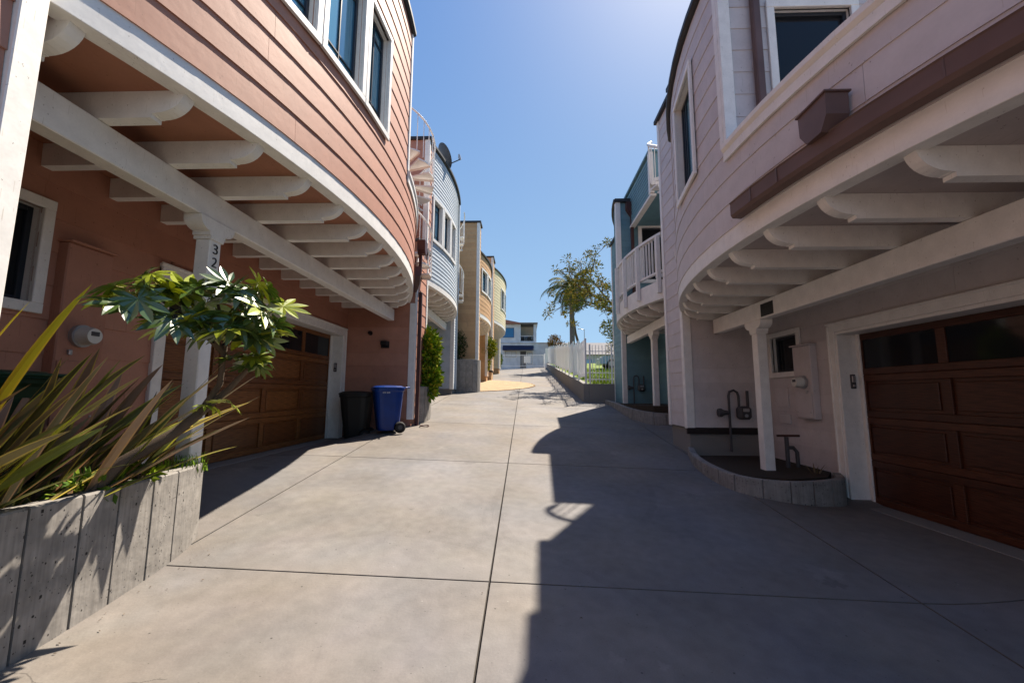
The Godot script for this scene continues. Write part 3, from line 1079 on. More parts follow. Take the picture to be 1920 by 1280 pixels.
func red_house() -> void:
	var H := {"name": "red_house", "label": "terracotta red house with bowed upper floor, house number on its post, nearest on the left", "s": -1.0, "xp": -2.02, "zc": 5.75, "R": 11.0, "z0": 1.98, "z1": 9.85,
		"xw": -4.3, "xb": -8.5, "pad": 0.80, "lip": 4.0, "deck": 5.55, "roof": 8.25, "u0": 1.98, "u1": 6.75, "expo": 0.28, "wexpo": 0.3,
		"wins": [[3.08, 3.8, 5.5, 6.95], [3.97, 4.68, 5.5, 6.95], [4.85, 5.47, 5.5, 6.95]], "wtrim": 0.083, "jz": 2.17, "jstep": 0.61, "bx": -3.2, "posts": [3.97], "post_foot": 1.0,
		"door": [4.8, 9.6, 2.37], "wall_wins": [[2.55, 3.4, 2.6, 3.45]], "wing_x": -2.66, "wing_z1": 10.95, "wing_foot": 1.24, "body": M.red, "soffit": M.red_soffit, "base": M.red_base, "wood": M.wood}
	var o := bay_house(H)
	# near wing, running on past the camera
	span(o, "wall", M.red[0], Vector3(-8.5, -1.2, -3.0), Vector3(-2.675, 8.25, 1.95), 0.0)
	siding(o, PackedVector2Array([Vector2(-2.66, -3.0), Vector2(-2.66, 1.85)]), true, 1.0, 0.25, 8.25, 0.28, M.red, [], 4.0)
	span(o, "corner_board", M.white, Vector3(-2.79, 0.2, 1.853), Vector3(-2.62, 8.25, 1.977), 0.006)
	span(o, "corner_board", M.white, Vector3(-2.14, 5.652, 6.72), Vector3(-2.02, 8.25, 6.8), 0.006)
	# higher part behind the deck
	tower(o, -8.5, -2.72, 10.97, 11.45, 5.0, 8.95, 0.28, M.red, M.red_base, 5.0)
	span(o, "wall", M.red[0], Vector3(-8.5, 5.0, 7.0), Vector3(-4.6, 8.25, 11.0), 0.0)
	# gutter, leader head and downspout at the far end of the bow
	sweep(o, "gutter", M.brown, arc(H, 8.35, 9.8), PackedVector2Array([Vector2(0.045, 4.26), Vector2(0.15, 4.26), Vector2(0.17, 4.29), Vector2(0.17, 4.45), Vector2(0.045, 4.45)]), 1.0)
	var s := Shape.new()
	into_plate(s, PackedVector2Array([Vector2(-0.13, 0.3), Vector2(-0.11, 0.08), Vector2(-0.06, 0), Vector2(0.06, 0), Vector2(0.11, 0.08), Vector2(0.13, 0.3)]), V(-2.3, 4.9, 8.95), Vector3(0, 0, -1), Vector3(1, 0, 0), 0.18)
	part(o, "leader_head", s.mesh(), M.brown)
	downspout(o, -2.36, 9.05, 4.45, 4.92, M.brown)
	downspout(o, -2.575, 9.99, 1.1, 4.3, M.brown, 0.085)
	s = Shape.new()
	into_tube(s, PackedVector3Array([V(-2.575, 1.16, 9.99), V(-2.575, 1.05, 9.97), V(-2.55, 0.99, 9.86), V(-2.53, 0.985, 9.74)]), PackedFloat32Array([0.045]), 10)
	part(o, "downspout_shoe", s.mesh(), M.brown)
	# house number on the post
	var f := SystemFont.new()
	f.font_names = PackedStringArray(["Droid Sans"])
	for k in 3:
		var tm := TextMesh.new()
		tm.font = f
		tm.text = "328"[k]
		tm.font_size = 64
		tm.pixel_size = 0.0021
		tm.depth = 0.008
		part(o, "house_number", tm, M.black, Transform3D(Basis(Vector3.UP, PI / 2), V(-3.121, 3.255 - k * 0.135, 3.97)))
	rehome(o, V(-5.0, 0.8, 5.9))
	# lamp and camera on the return wall, key pad on the casing
	var l := thing("wall_lamp", "small dark square lamp on the red return wall above the bins", "lamp", V(-3.35, 2.98, 9.84))
	box(l, "back_plate", M.black, Vector3(0, 0, 0.012), Vector3(0.2, 0.16, 0.024), 0.005)
	box(l, "hood", M.black, Vector3(0, 0.03, 0.08), Vector3(0.17, 0.1, 0.13), 0.02)
	box(l, "lens", M.dark_glass, Vector3(0, -0.03, 0.085), Vector3(0.12, 0.03, 0.1), 0.005)
	l = thing("security_camera", "small round dark camera high on the red return wall", "camera", V(-3.72, 3.26, 9.84))
	s = Shape.new()
	into_tube(s, PackedVector3Array([Vector3(0, 0, 0), Vector3(0, 0, 0.03)]), PackedFloat32Array([0.055]), 14)
	part(l, "base", s.mesh(), M.black)
	s = Shape.new()
	into_tube(s, PackedVector3Array([Vector3(0, 0, 0.03), Vector3(0, 0, 0.07), Vector3(0, -0.01, 0.1)]), PackedFloat32Array([0.05, 0.045, 0.02]), 14)
	part(l, "lens", s.mesh(), M.dark_glass)
	keypad(V(-4.42, 2.42, 9.599), 0.0, "dark keypad on the white jamb of the red house's garage door")
	electric_meter(V(-4.295, 0, 3.78), -1.0, 1.5, 3.2, M.red[2], "red painted meter cabinet with round glass electric meter, behind the spiky plant")

func keypad(at: Vector3, yaw: float, label: String) -> void:
	var o := thing("keypad", label, "keypad", at, yaw, "garage keypads")
	box(o, "case", M.gunmetal, Vector3(0, 0, 0.012), Vector3(0.07, 0.2, 0.024), 0.01)
	box(o, "cover", M.metal, Vector3(0, 0.035, 0.03), Vector3(0.05, 0.09, 0.014), 0.006)
	box(o, "button", M.metal, Vector3(0, -0.06, 0.027), Vector3(0.03, 0.03, 0.01), 0.003)

func electric_meter(at: Vector3, s: float, y0: float, y1: float, m: Material, label: String) -> void:
	var o := thing("electric_meter", label, "electric meter", at)
	var out := -s
	var mid := (y0 + y1) / 2
	box(o, "cabinet", m, Vector3(out * 0.055, mid, 0), Vector3(0.11, y1 - y0, 0.42), 0.01)
	box(o, "cabinet_lid", m, Vector3(out * 0.075, y1 + 0.012, 0), Vector3(0.15, 0.022, 0.45), 0.005)
	box(o, "cover_plate", m, Vector3(out * 0.117, y0 + (y1 - y0) * 0.19, 0), Vector3(0.012, (y1 - y0) * 0.34, 0.38), 0.004)
	var my := y0 + (y1 - y0) * 0.5
	var dz := 0.02
	var sh := Shape.new()
	into_tube(sh, PackedVector3Array([Vector3(out * 0.11, my, dz), Vector3(out * 0.15, my, dz)]), PackedFloat32Array([0.105]), 24)
	part(o, "meter_ring", sh.mesh(), M.metal)
	sh = Shape.new()
	into_tube(sh, PackedVector3Array([Vector3(out * 0.15, my, dz), Vector3(out * 0.23, my, dz), Vector3(out * 0.26, my, dz)]), PackedFloat32Array([0.085, 0.082, 0.07]), 24)
	var cup := part(o, "meter_glass", sh.mesh(), M.ivory)
	box(cup, "dial", M.gunmetal, Vector3(out * 0.262, my + 0.02, dz), Vector3(0.004, 0.04, 0.075), 0.0)
	box(o, "seal", M.metal, Vector3(out * 0.125, my - 0.16, dz + 0.08), Vector3(0.03, 0.05, 0.03), 0.006)
	for k in [-1.0, 1.0]:
		box(o, "screw", M.metal, Vector3(out * 0.125, y0 + 0.1, k * 0.15), Vector3(0.01, 0.02, 0.02), 0.004)

func gas_meter(at: Vector3, label: String) -> void:
	var o := thing("gas_meter", label, "gas meter", at, 0.0, "gas meters")
	var s := Shape.new()
	into_box(s, Vector3(0.16, 0.55, 0.12), Vector3(0.24, 0.24, 0.17), 0.045)
	part(o, "case", s.mesh(), M.gunmetal)
	box(o, "index", M.metal, Vector3(0.16, 0.6, 0.215), Vector3(0.11, 0.06, 0.02), 0.006)
	s = Shape.new()
	into_tube(s, PackedVector3Array([Vector3(0.16, 0.5, 0.2), Vector3(0.16, 0.5, 0.22)]), PackedFloat32Array([0.03]), 12)
	part(o, "dial", s.mesh(), M.metal)
	s = Shape.new()
	into_tube(s, PackedVector3Array([Vector3(-0.1, -0.15, 0.12), Vector3(-0.1, 0.86, 0.12), Vector3(-0.08, 0.93, 0.12), Vector3(0.0, 0.96, 0.12), Vector3(0.06, 0.92, 0.12), Vector3(0.08, 0.85, 0.12), Vector3(0.08, 0.66, 0.12)]), PackedFloat32Array([0.022]), 10)
	part(o, "inlet_pipe", s.mesh(), M.gunmetal)
	s = Shape.new()
	into_tube(s, PackedVector3Array([Vector3(0.24, 0.66, 0.12), Vector3(0.24, 0.95, 0.12)]), PackedFloat32Array([0.026]), 10)
	part(o, "outlet_pipe", s.mesh(), M.gunmetal)
	s = Shape.new()
	into_tube(s, PackedVector3Array([Vector3(-0.3, 0.55, 0.12), Vector3(-0.25, 0.55, 0.12), Vector3(-0.2, 0.55, 0.12), Vector3(-0.1, 0.55, 0.12)]), PackedFloat32Array([0.075, 0.08, 0.05, 0.03]), 14)
	part(o, "regulator", s.mesh(), M.gunmetal)

func lavender_house() -> void:
	var H := {"name": "lavender_house", "label": "lavender grey house with bowed upper floor and dark red garage door, nearest right", "s": 1.0, "xp": 2.26, "zc": 4.6, "R": 8.2, "z0": 0.4, "z1": 8.05,
		"xw": 4.5, "xb": 9.0, "pad": 0.36, "lip": 3.42, "deck": 4.5, "roof": 6.87, "u0": 4.45, "u1": 7.9, "expo": 0.265, "wexpo": 0.265,
		"wins": [[5.3, 6.2, 4.78, 6.28]], "wtrim": 0.08, "bars": [["v", 0.0], ["v", -0.55], ["v", -0.8], ["h", -0.8]], "jz": 0.06, "jstep": 0.655, "bx": 3.63, "posts": [6.55], "post_foot": 0.6, "trim": M.white,
		"door": [1.3, 6.1, 2.33], "wall_wins": [[6.98, 7.7, 2.22, 2.84]], "wing_x": 3.05, "wing_z1": 9.0, "wing_foot": 1.22, "wing_top": 8.0, "body": M.lav, "soffit": M.lav_soffit, "base": M.plain_concrete, "wood": M.mahogany, "foot": 0.36}
	var o := bay_house(H)
	# stair tower continues along the street above the bow
	span(o, "wall", M.lav[0], Vector3(9.0, 6.98, 7.2), Vector3(2.98, 8.0, 8.04), 0.0)
	span(o, "roof_edge", M.dark_cap, Vector3(9.0, 8.0, 7.15), Vector3(2.9, 8.08, 8.02), 0.0)
	# end wall of the upper storey over the deck, facing the camera, with its window
	var xa := arc_x(H, 4.45)
	siding(o, PackedVector2Array([Vector2(xa + 0.1, 4.45), Vector2(6.5, 4.45)]), false, 1.0, 3.56, 6.87, 0.265, M.lav, [[2.88, 3.75, 4.4, 6.28]], 4.2)
	window(o, V(3.315, 5.34, 4.44), 0.0, 0.87, 1.88, 0.09, 0.1, [], M.white, M.dark_glass, 0.03)
	span(o, "corner_board", M.white, Vector3(xa - 0.034, 4.602, 4.40), Vector3(xa + 0.1, 6.87, 4.449), 0.006)
	span(o, "corner_board", M.white, Vector3(xa - 0.035, 4.602, 4.45), Vector3(xa + 0.01, 6.87, 4.54), 0.006)
	downspout(o, xa + 0.37, 4.37, 3.6, 6.9, M.taupe, 0.085)
	# gutter on the bow and its leader head
	sweep(o, "gutter", M.taupe, arc(H, 0.5, 4.2), PackedVector2Array([Vector2(0.04, 3.63), Vector2(0.13, 3.63), Vector2(0.15, 3.66), Vector2(0.15, 3.78), Vector2(0.16, 3.79), Vector2(0.04, 3.79)]), -1.0)
	for Z in [3.85, 3.5, 2.3, 1.6]:
		var gx := arc_x(H, Z) - 0.153
		span(o, "gutter_strap", M.taupe, Vector3(gx - 0.003, 3.66, Z - 0.012), Vector3(gx + 0.01, 3.79, Z + 0.012), 0.0)
	var s := Shape.new()
	into_plate(s, PackedVector2Array([Vector2(-0.155, 0.27), Vector2(-0.15, 0.1), Vector2(-0.08, 0), Vector2(0.08, 0), Vector2(0.15, 0.1), Vector2(0.155, 0.27)]), V(arc_x(H, 3.06) - 0.11, 3.78, 3.06), Vector3(0, 0, -1), Vector3(1, 0, 0), 0.17)
	into_box(s, V(arc_x(H, 3.06) - 0.11, 4.055, 3.06), Vector3(0.2, 0.016, 0.34), 0.003)
	part(o, "leader_head", s.mesh(), M.taupe)
	# vent in the beam, dark base strip, access panels
	span(o, "beam_vent", M.black, Vector3(3.552, 2.99, 6.0), Vector3(3.56, 3.18, 6.32), 0.0)
	span(o, "base_strip", M.dark_base, Vector3(3.02, 1.1, 8.018), Vector3(4.5, 1.215, 8.068), 0.0)
	for r in [[7.32, 7.68, 1.62, 1.95], [7.3, 7.6, 1.34, 1.5]]:
		span(o, "access_panel", M.lav[1], Vector3(4.47, r[2], r[0]), Vector3(4.5, r[3], r[1]), 0.004)
	span(o, "foundation", M.plain_concrete, Vector3(4.47, 0.2, 6.3), Vector3(4.56, 0.5, 8.05), 0.0)
	rehome(o, V(5.0, 0.36, 4.0))
	keypad(V(4.64, 2.02, 6.099), 0.0, "dark keypad on the white jamb of the dark red garage door")
	electric_meter(V(4.495, 0, 6.77), 1.0, 1.46, 2.6, M.lav[2], "lavender painted meter cabinet with round meter beside the small window")
	gas_meter(V(3.85, 0.95, 8.02), "grey gas meter on the lavender return wall under the beam")
	# shut-off valve behind the post
	var t := thing("standpipe", "dark upright water pipe with valve wheel behind the white post on the right", "pipe", V(4.05, 0.4, 6.75))
	s = Shape.new()
	into_tube(s, PackedVector3Array([Vector3(0, 0, 0), Vector3(0, 0.78, 0)]), PackedFloat32Array([0.03]), 10)
	into_tube(s, PackedVector3Array([Vector3(0.16, 0, -0.02), Vector3(0.16, 0.55, -0.02), Vector3(0.1, 0.62, -0.01), Vector3(0, 0.62, 0)]), PackedFloat32Array([0.028]), 10)
	part(t, "pipe", s.mesh(), M.gunmetal)
	s = Shape.new()
	into_tube(s, PackedVector3Array([Vector3(-0.14, 0.8, 0), Vector3(0.2, 0.8, 0)]), PackedFloat32Array([0.018]), 8)
	part(t, "valve_handle", s.mesh(), M.brown)

func pale_house() -> void:
	var H := {"name": "pale_grey_house", "label": "pale blue grey narrow-boarded house with bowed front, just beyond the red house", "s": -1.0, "xp": -2.5, "zc": 14.0, "R": 10.5, "z0": 11.5, "z1": 17.2,
		"xw": -4.3, "xb": -9.0, "pad": 1.72, "lip": 4.9, "deck": 6.3, "roof": 9.1, "u0": 11.5, "u1": 15.4, "expo": 0.115, "wexpo": 0.23,
		"wins": [[11.75, 12.35, 6.35, 7.55], [12.57, 13.17, 6.35, 7.55], [13.39, 13.99, 6.35, 7.55]], "wtrim": 0.1, "jz": 11.75, "jstep": 0.61, "bx": -3.35, "posts": [], "post_foot": 1.5,
		"door": [12.3, 16.6, 2.4], "wing_x": -3.0, "wing_z1": 18.0, "wing_foot": 2.02, "body": M.pale, "soffit": M.pale_soffit, "base": M.plain_concrete, "wood": M.wood}
	var o := bay_house(H)
	span(o, "corner_board", M.white, Vector3(-2.62, 6.402, 15.37), Vector3(-2.53, 9.1, 15.45), 0.006)
	tower(o, -9.0, -3.3, 17.3, 18.2, 6.4, 9.4, 0.115, M.pale, M.plain_concrete, 6.4)
	sweep(o, "rail_panel", M.pale[2], arc(H, 15.45, 17.15), rect(0.04, 0.075, 5.35, 6.6), 1.0)
	rehome(o, V(-5.0, 1.72, 14.4))

func tan_house() -> void:
	var H := {"name": "tan_house", "label": "ochre tan boarded house with tall blind end wall and small bowed front", "s": -1.0, "xp": -1.95, "zc": 22.6, "R": 11.0, "z0": 19.7, "z1": 25.5,
		"xw": -3.9, "xb": -9.0, "pad": 2.42, "lip": 5.55, "deck": 6.85, "roof": 8.75, "u0": 19.7, "u1": 25.5, "expo": 0.2,
		"wins": [[20.3, 21.2, 6.95, 8.0], [21.5, 22.4, 6.95, 8.0], [22.7, 23.6, 6.95, 8.0]], "wtrim": 0.1, "jz": 19.9, "jstep": 0.61, "bx": -3.0, "posts": [], "post_foot": 2.0,
		"door": [20.6, 25.0, 2.3], "wing_x": -2.35, "wing_z1": 26.6, "wing_foot": 2.9, "body": M.tan, "soffit": M.tan_soffit, "base": M.tan[2], "wood": M.wood}
	var o := bay_house(H)
	tower(o, -9.0, -2.18, 19.0, 19.69, 3.3, 9.9, 0.2, M.tan, M.plain_concrete, 2.0)
	span(o, "base_strip", M.dark_base, Vector3(-9.0, 3.2, 18.985), Vector3(-2.12, 3.299, 19.3), 0.0)
	tower(o, -9.0, -2.15, 26.8, 28.19, 3.3, 10.8, 0.22, M.tan, M.tan[2], 2.5)
	span(o, "base_strip", M.dark_base, Vector3(-9.0, 3.2, 26.78), Vector3(-2.1, 3.299, 27.3), 0.0)
	rehome(o, V(-5.0, 2.42, 22.5))

func butter_house() -> void:
	var H := {"name": "butter_yellow_house", "label": "butter yellow boarded house with bowed front at the far end of the left row", "s": -1.0, "xp": -1.6, "zc": 32.6, "R": 15.0, "z0": 28.2, "z1": 36.0,
		"xw": -3.6, "xb": -9.0, "pad": 3.4, "lip": 6.7, "deck": 7.9, "roof": 10.5, "u0": 28.2, "u1": 36.0, "expo": 0.22,
		"wins": [[30.2, 31.2, 8.1, 9.5], [31.5, 32.5, 8.1, 9.5], [32.8, 33.8, 8.1, 9.5]], "wtrim": 0.1, "jz": 28.5, "jstep": 0.61, "bx": -2.9, "posts": [], "post_foot": 3.0,
		"door": [29.6, 34.4, 2.3], "wing_x": -2.25, "wing_z1": 37.2, "wing_foot": 4.0, "body": M.butter, "soffit": M.butter_soffit, "base": M.tan[2], "wood": M.wood}
	var o := bay_house(H)
	rehome(o, V(-5.0, 3.4, 32.0))

func teal_house() -> void:
	var H := {"name": "teal_house", "label": "dark teal boarded house with a curved white balcony, beyond the lavender house", "s": 1.0, "xp": 2.75, "zc": 11.7, "R": 6.6, "z0": 9.3, "z1": 14.6,
		"xw": 4.6, "xb": 10.0, "pad": 1.08, "lip": 4.0, "deck": 5.45, "roof": 7.6, "u0": 12.2, "u1": 14.6, "expo": 0.17, "band": 0.44, "open_deck": true,
		"wins": [], "jz": 9.5, "jstep": 0.61, "bx": 3.6, "posts": [11.7], "post_foot": 1.4, "bd": 0.25,
		"door": [9.5, 11.6, 2.3], "wall_wins": [[12.9, 13.5, 2.6, 3.3]], "wing_x": 3.4, "wing_z1": 16.0, "wing_foot": 1.5, "wing_top": 7.6, "body": M.teal, "soffit": M.teal_soffit, "base": M.plain_concrete, "wood": M.mahogany}
	var o := bay_house(H)
	siding(o, arc(H, 12.2, 14.6), true, -1.0, 4.44, 5.45, 0.17, M.teal, [], 3.6, 0.012)
	var xa := arc_x(H, 12.2)
	siding(o, PackedVector2Array([Vector2(xa + 0.1, 12.2), Vector2(7.0, 12.2)]), false, 1.0, 4.5, 7.6, 0.17, M.teal, [[3.5, 4.3, 5.2, 6.8]], 4.2)
	window(o, V(3.9, 6.0, 12.19), 0.0, 0.8, 1.6, 0.11, 0.1, [], M.white, M.dark_glass, 0.03)
	span(o, "corner_board", M.white, Vector3(xa - 0.034, 4.44, 12.15), Vector3(xa + 0.11, 7.6, 12.199), 0.006)
	span(o, "corner_board", M.white, Vector3(xa - 0.035, 4.44, 12.2), Vector3(xa + 0.01, 7.6, 12.3), 0.006)
	span(o, "roof_edge", M.dark_cap, Vector3(xa - 0.06, 7.6, 12.1), Vector3(3.6, 7.7, 12.25), 0.0)
	var s := Shape.new()
	into_plate(s, PackedVector2Array([Vector2(-0.17, 0.4), Vector2(-0.17, 0.2), Vector2(-0.05, 0), Vector2(0.05, 0), Vector2(0.17, 0.2), Vector2(0.17, 0.4)]), V(3.2, 7.15, 12.09), Vector3(1, 0, 0), Vector3(0, 0, 1), 0.18)
	part(o, "leader_head", s.mesh(), M.brown)
	downspout(o, 3.2, 12.11, 4.5, 7.16, M.brown, 0.09)
	# upper deck box reaching out over the balcony
	span(o, "deck_box", M.teal[1], Vector3(3.2, 6.85, 10.12), Vector3(7.0, 7.95, 12.9), 0.0)
	siding(o, PackedVector2Array([Vector2(3.185, 10.2), Vector2(3.185, 12.9)]), true, -1.0, 6.9, 7.9, 0.11, M.teal, [], 4.2)
	span(o, "corner_board", M.white, Vector3(3.14, 6.86, 10.06), Vector3(3.25, 8.0, 10.2), 0.006)
	span(o, "coping", M.teal[2], Vector3(3.13, 7.952, 10.04), Vector3(7.0, 8.02, 12.92), 0.006)
	span(o, "fascia", M.white, Vector3(3.15, 6.78, 10.08), Vector3(3.3, 6.849, 12.9), 0.004)
	# balcony rail: posts, rails and pickets on the curve
	var a := 9.4
	sweep(o, "top_rail", M.white, arc(H, a, 12.15), rect(-0.06, 0.05, 5.5, 5.56), -1.0)
	sweep(o, "bottom_rail", M.white, arc(H, a, 12.15), rect(-0.04, 0.03, 4.62, 4.67), -1.0)
	var Z := a
	while Z < 12.12:
		var x := arc_x(H, Z)
		box(o, "picket", M.white, V(x - 0.005, 5.085, Z), Vector3(0.035, 0.828, 0.035), 0.004)
		Z += 0.12
	for pz in [9.45, 10.3, 11.15, 12.0]:
		var x := arc_x(H, pz)
		box(o, "rail_post", M.white, V(x - 0.07, 4.82, pz + 0.03), Vector3(0.09, 1.36, 0.09), 0.006)
	rehome(o, V(5.0, 1.08, 12.0))
	gas_meter(V(3.8, 1.5, 14.57), "grey gas meter on the dark teal return wall")

# ---------------------------------------------------------------- planters
# a curved planter wall of board-cast concrete; pts are (x, Z), foot follows the ground
func planter(label: String, pts: PackedVector2Array, side: float, top: float, wid: float, board: float, soil: PackedVector2Array, thick: float = 0.14, slope: float = 0.0, mats: Array = [], drop: float = 0.1) -> Node3D:
	var o := thing("planter", label, "planter")
	if mats.is_empty():
		mats = M.board_concrete
	var path := PackedVector2Array()
	var total := 0.0
	for i in pts.size() - 1:
		var k := maxi(1, int(pts[i].distance_to(pts[i + 1]) / 0.04))
		for j in k:
			path.append(pts[i].lerp(pts[i + 1], float(j) / k))
	path.append(pts[pts.size() - 1])
	var run := PackedVector2Array()
	var acc := 0.0
	var goal := board
	var low := 99.0
	for p in path:
		low = minf(low, ground_y(p.x, p.y))
	var lifted := PackedFloat32Array()
	for p in path:
		lifted.append(slope * (p.y - path[0].y))
	var s := Shape.new()
	into_sweep(s, path, rect(-thick, -0.025, low - 0.2, top - 0.004), side, lifted)
	part(o, "core", s.mesh(), mats[0])
	var start := 0
	for i in range(1, path.size()):
		acc += path[i].distance_to(path[i - 1])
		if acc >= goal or i == path.size() - 1:
			var sub := path.slice(start, i + 1)
			if sub.size() >= 2:
				# leave a groove between boards
				var d0 := (sub[1] - sub[0]).normalized() * 0.008
				var last := sub.size() - 1
				var d1 := (sub[last - 1] - sub[last]).normalized() * 0.008
				sub[0] += d0; sub[last] += d1
				s = Shape.new()
				var jut := rng.randf_range(-0.003, 0.004)
				into_sweep(s, sub, PackedVector2Array([Vector2(-0.024, low - 0.2), Vector2(jut, low - 0.2), Vector2(jut, top - 0.012), Vector2(jut - 0.01, top), Vector2(-0.024, top)]), side, lifted.slice(start, i + 1))
				part(o, "concrete_board", s.mesh(), mats[rng.randi() % mats.size()])
			start = i
			goal = acc + board * rng.randf_range(0.85, 1.15)
	s = Shape.new()
	into_prism(s, soil, low - 0.15, top - drop)
	part(o, "soil", s.mesh(), M.soil)
	return rehome(o, V(pts[0].x, low, pts[0].y))

func smooth_path(ctrl: Array) -> PackedVector2Array:
	var out := PackedVector2Array()
	for i in ctrl.size() - 1:
		var p0: Vector2 = ctrl[maxi(i - 1, 0)]
		var p1: Vector2 = ctrl[i]
		var p2: Vector2 = ctrl[i + 1]
		var p3: Vector2 = ctrl[mini(i + 2, ctrl.size() - 1)]
		for k in 8:
			out.append(p1.cubic_interpolate(p2, p0, p3, k / 8.0))
	out.append(ctrl[ctrl.size() - 1])
	return out

func build_planters() -> void:
	planter("grey board-cast concrete planter in the left foreground, holding the spiky plant", smooth_path([Vector2(-2.85, -1.0), Vector2(-2.85, 1.2), Vector2(-2.85, 2.5), Vector2(-2.88, 3.2), Vector2(-2.96, 3.72), Vector2(-3.07, 4.02)]), 1.0, 1.17, 0.5, 0.225,
		PackedVector2Array([Vector2(-2.97, -1.0), Vector2(-2.97, 2.5), Vector2(-3.0, 3.2), Vector2(-3.08, 3.72), Vector2(-3.2, 4.0), Vector2(-3.4, 4.4), Vector2(-4.2, 4.4), Vector2(-4.2, -1.0)]))
	planter("small concrete planter with a leafy shrub between the red and pale grey houses", smooth_path([Vector2(-2.62, 10.25), Vector2(-2.5, 10.5), Vector2(-2.48, 11.0), Vector2(-2.6, 11.5), Vector2(-2.9, 11.9)]), 1.0, 2.0, 0.4, 0.2,
		PackedVector2Array([Vector2(-2.64, 10.3), Vector2(-2.6, 11.0), Vector2(-2.72, 11.5), Vector2(-3.0, 11.8), Vector2(-3.2, 11.0), Vector2(-2.64, 10.99)]))
	planter("tall concrete planter in front of the blind tan wall", smooth_path([Vector2(-4.2, 18.25), Vector2(-3.2, 18.2), Vector2(-2.3, 18.2), Vector2(-2.05, 18.5), Vector2(-2.03, 18.98)]), 1.0, 3.32, 0.4, 0.25,
		PackedVector2Array([Vector2(-4.2, 18.35), Vector2(-2.4, 18.3), Vector2(-2.16, 18.6), Vector2(-2.16, 18.95), Vector2(-4.2, 18.95)]))
	planter("low curved concrete planter at the foot of the lavender house's post", smooth_path([Vector2(3.04, 8.1), Vector2(2.82, 7.3), Vector2(2.78, 6.5), Vector2(2.95, 5.92), Vector2(3.5, 5.68), Vector2(4.2, 5.86), Vector2(4.44, 6.2)]), 1.0, 0.86, 0.3, 0.27,
		PackedVector2Array([Vector2(3.1, 7.98), Vector2(2.94, 7.3), Vector2(2.92, 6.5), Vector2(3.05, 6.02), Vector2(3.5, 5.84), Vector2(4.1, 5.99), Vector2(4.44, 6.4), Vector2(4.44, 7.98)]), 0.1, 0.06, [], 0.14)
	planter("low dark concrete planter below the teal house", smooth_path([Vector2(2.95, 15.7), Vector2(3.02, 14.6), Vector2(3.0, 13.4), Vector2(3.05, 12.2), Vector2(3.35, 11.3), Vector2(4.0, 10.9)]), 1.0, 1.62, 0.3, 0.3,
		PackedVector2Array([Vector2(3.08, 15.6), Vector2(3.15, 14.6), Vector2(3.13, 13.4), Vector2(3.18, 12.3), Vector2(3.45, 11.45), Vector2(4.1, 11.05), Vector2(4.5, 11.2), Vector2(4.5, 14.5), Vector2(3.4, 15.6)]), 0.12, 0.06, [])

# ---------------------------------------------------------------- bins, hose, dish, stairs
func wheeled_bin(label: String, at: Vector3, turn: float, m: Material, k: float = 1.0) -> Node3D:
	var o := thing("wheeled_bin", label, "bin", at, turn, "wheeled bins by the garages")
	# local: +z is the handle and wheel side
	var s := Shape.new()
	var rings := []
	for lv in [[0.06, 0.215, 0.22, 0.02], [0.1, 0.225, 0.235, 0.02], [0.9, 0.285, 0.325, 0.0], [0.93, 0.3, 0.345, 0.0], [0.97, 0.3, 0.345, 0.0]]:
		var r := []
		for q in 20:
			var a := TAU * (q + 0.5) / 20
			var cx := signf(cos(a)) * pow(absf(cos(a)), 0.45)
			var cz := signf(sin(a)) * pow(absf(sin(a)), 0.45)
			r.append(Vector3(cx * lv[1], lv[0], cz * lv[2] + lv[3]) * k)
		rings.append(r)
	for i in rings.size() - 1:
		for q in 20:
			var q2 := (q + 1) % 20
			var mid: Vector3 = rings[i][q]
			s.quad(rings[i][q], rings[i][q2], rings[i + 1][q2], rings[i + 1][q], Vector3(mid.x, 0, mid.z))
	for q in 20:
		s.flat(Vector3(0, 0.06, 0.02) * k, rings[0][q], rings[0][(q + 1) % 20], Vector3.DOWN)
	part(o, "body", s.mesh(), m)
	s = Shape.new()
	var top := []
	for lv in [[0.972, 0.315, 0.36], [1.0, 0.31, 0.355], [1.035, 0.25, 0.28], [1.045, 0.1, 0.1]]:
		var r := []
		for q in 20:
			var a := TAU * (q + 0.5) / 20
			r.append(Vector3(signf(cos(a)) * pow(absf(cos(a)), 0.5) * lv[1], lv[0], signf(sin(a)) * pow(absf(sin(a)), 0.5) * lv[2]) * k)
		top.append(r)
	for i in 3:
		for q in 20:
			var q2 := (q + 1) % 20
			s.quad(top[i][q], top[i][q2], top[i + 1][q2], top[i + 1][q], Vector3(top[i][q].x, 0.6, top[i][q].z))
	for q in 20:
		s.flat(Vector3(0, 1.046, 0) * k, top[3][q], top[3][(q + 1) % 20], Vector3.UP)
	part(o, "lid", s.mesh(), m)
	s = Shape.new()
	into_tube(s, PackedVector3Array([Vector3(-0.26, 0.99, 0.33) * k, Vector3(-0.25, 1.0, 0.42) * k, Vector3(0.25, 1.0, 0.42) * k, Vector3(0.26, 0.99, 0.33) * k]), PackedFloat32Array([0.018 * k]), 8)
	part(o, "handle", s.mesh(), m)
	for sg in [-1.0, 1.0]:
		s = Shape.new()
		into_tube(s, PackedVector3Array([Vector3(sg * 0.235, 0.125, 0.24) * k, Vector3(sg * 0.245, 0.125, 0.24) * k, Vector3(sg * 0.285, 0.125, 0.24) * k, Vector3(sg * 0.295, 0.125, 0.24) * k]), PackedFloat32Array([0.1 * k, 0.125 * k, 0.125 * k, 0.1 * k]), 20)
		var wheel := part(o, "wheel", s.mesh(), M.rubber)
		s = Shape.new()
		into_tube(s, PackedVector3Array([Vector3(sg * 0.28, 0.125, 0.24) * k, Vector3(sg * 0.3, 0.125, 0.24) * k]), PackedFloat32Array([0.05 * k]), 14)
		part(wheel, "hub", s.mesh(), M.gunmetal)
	return o

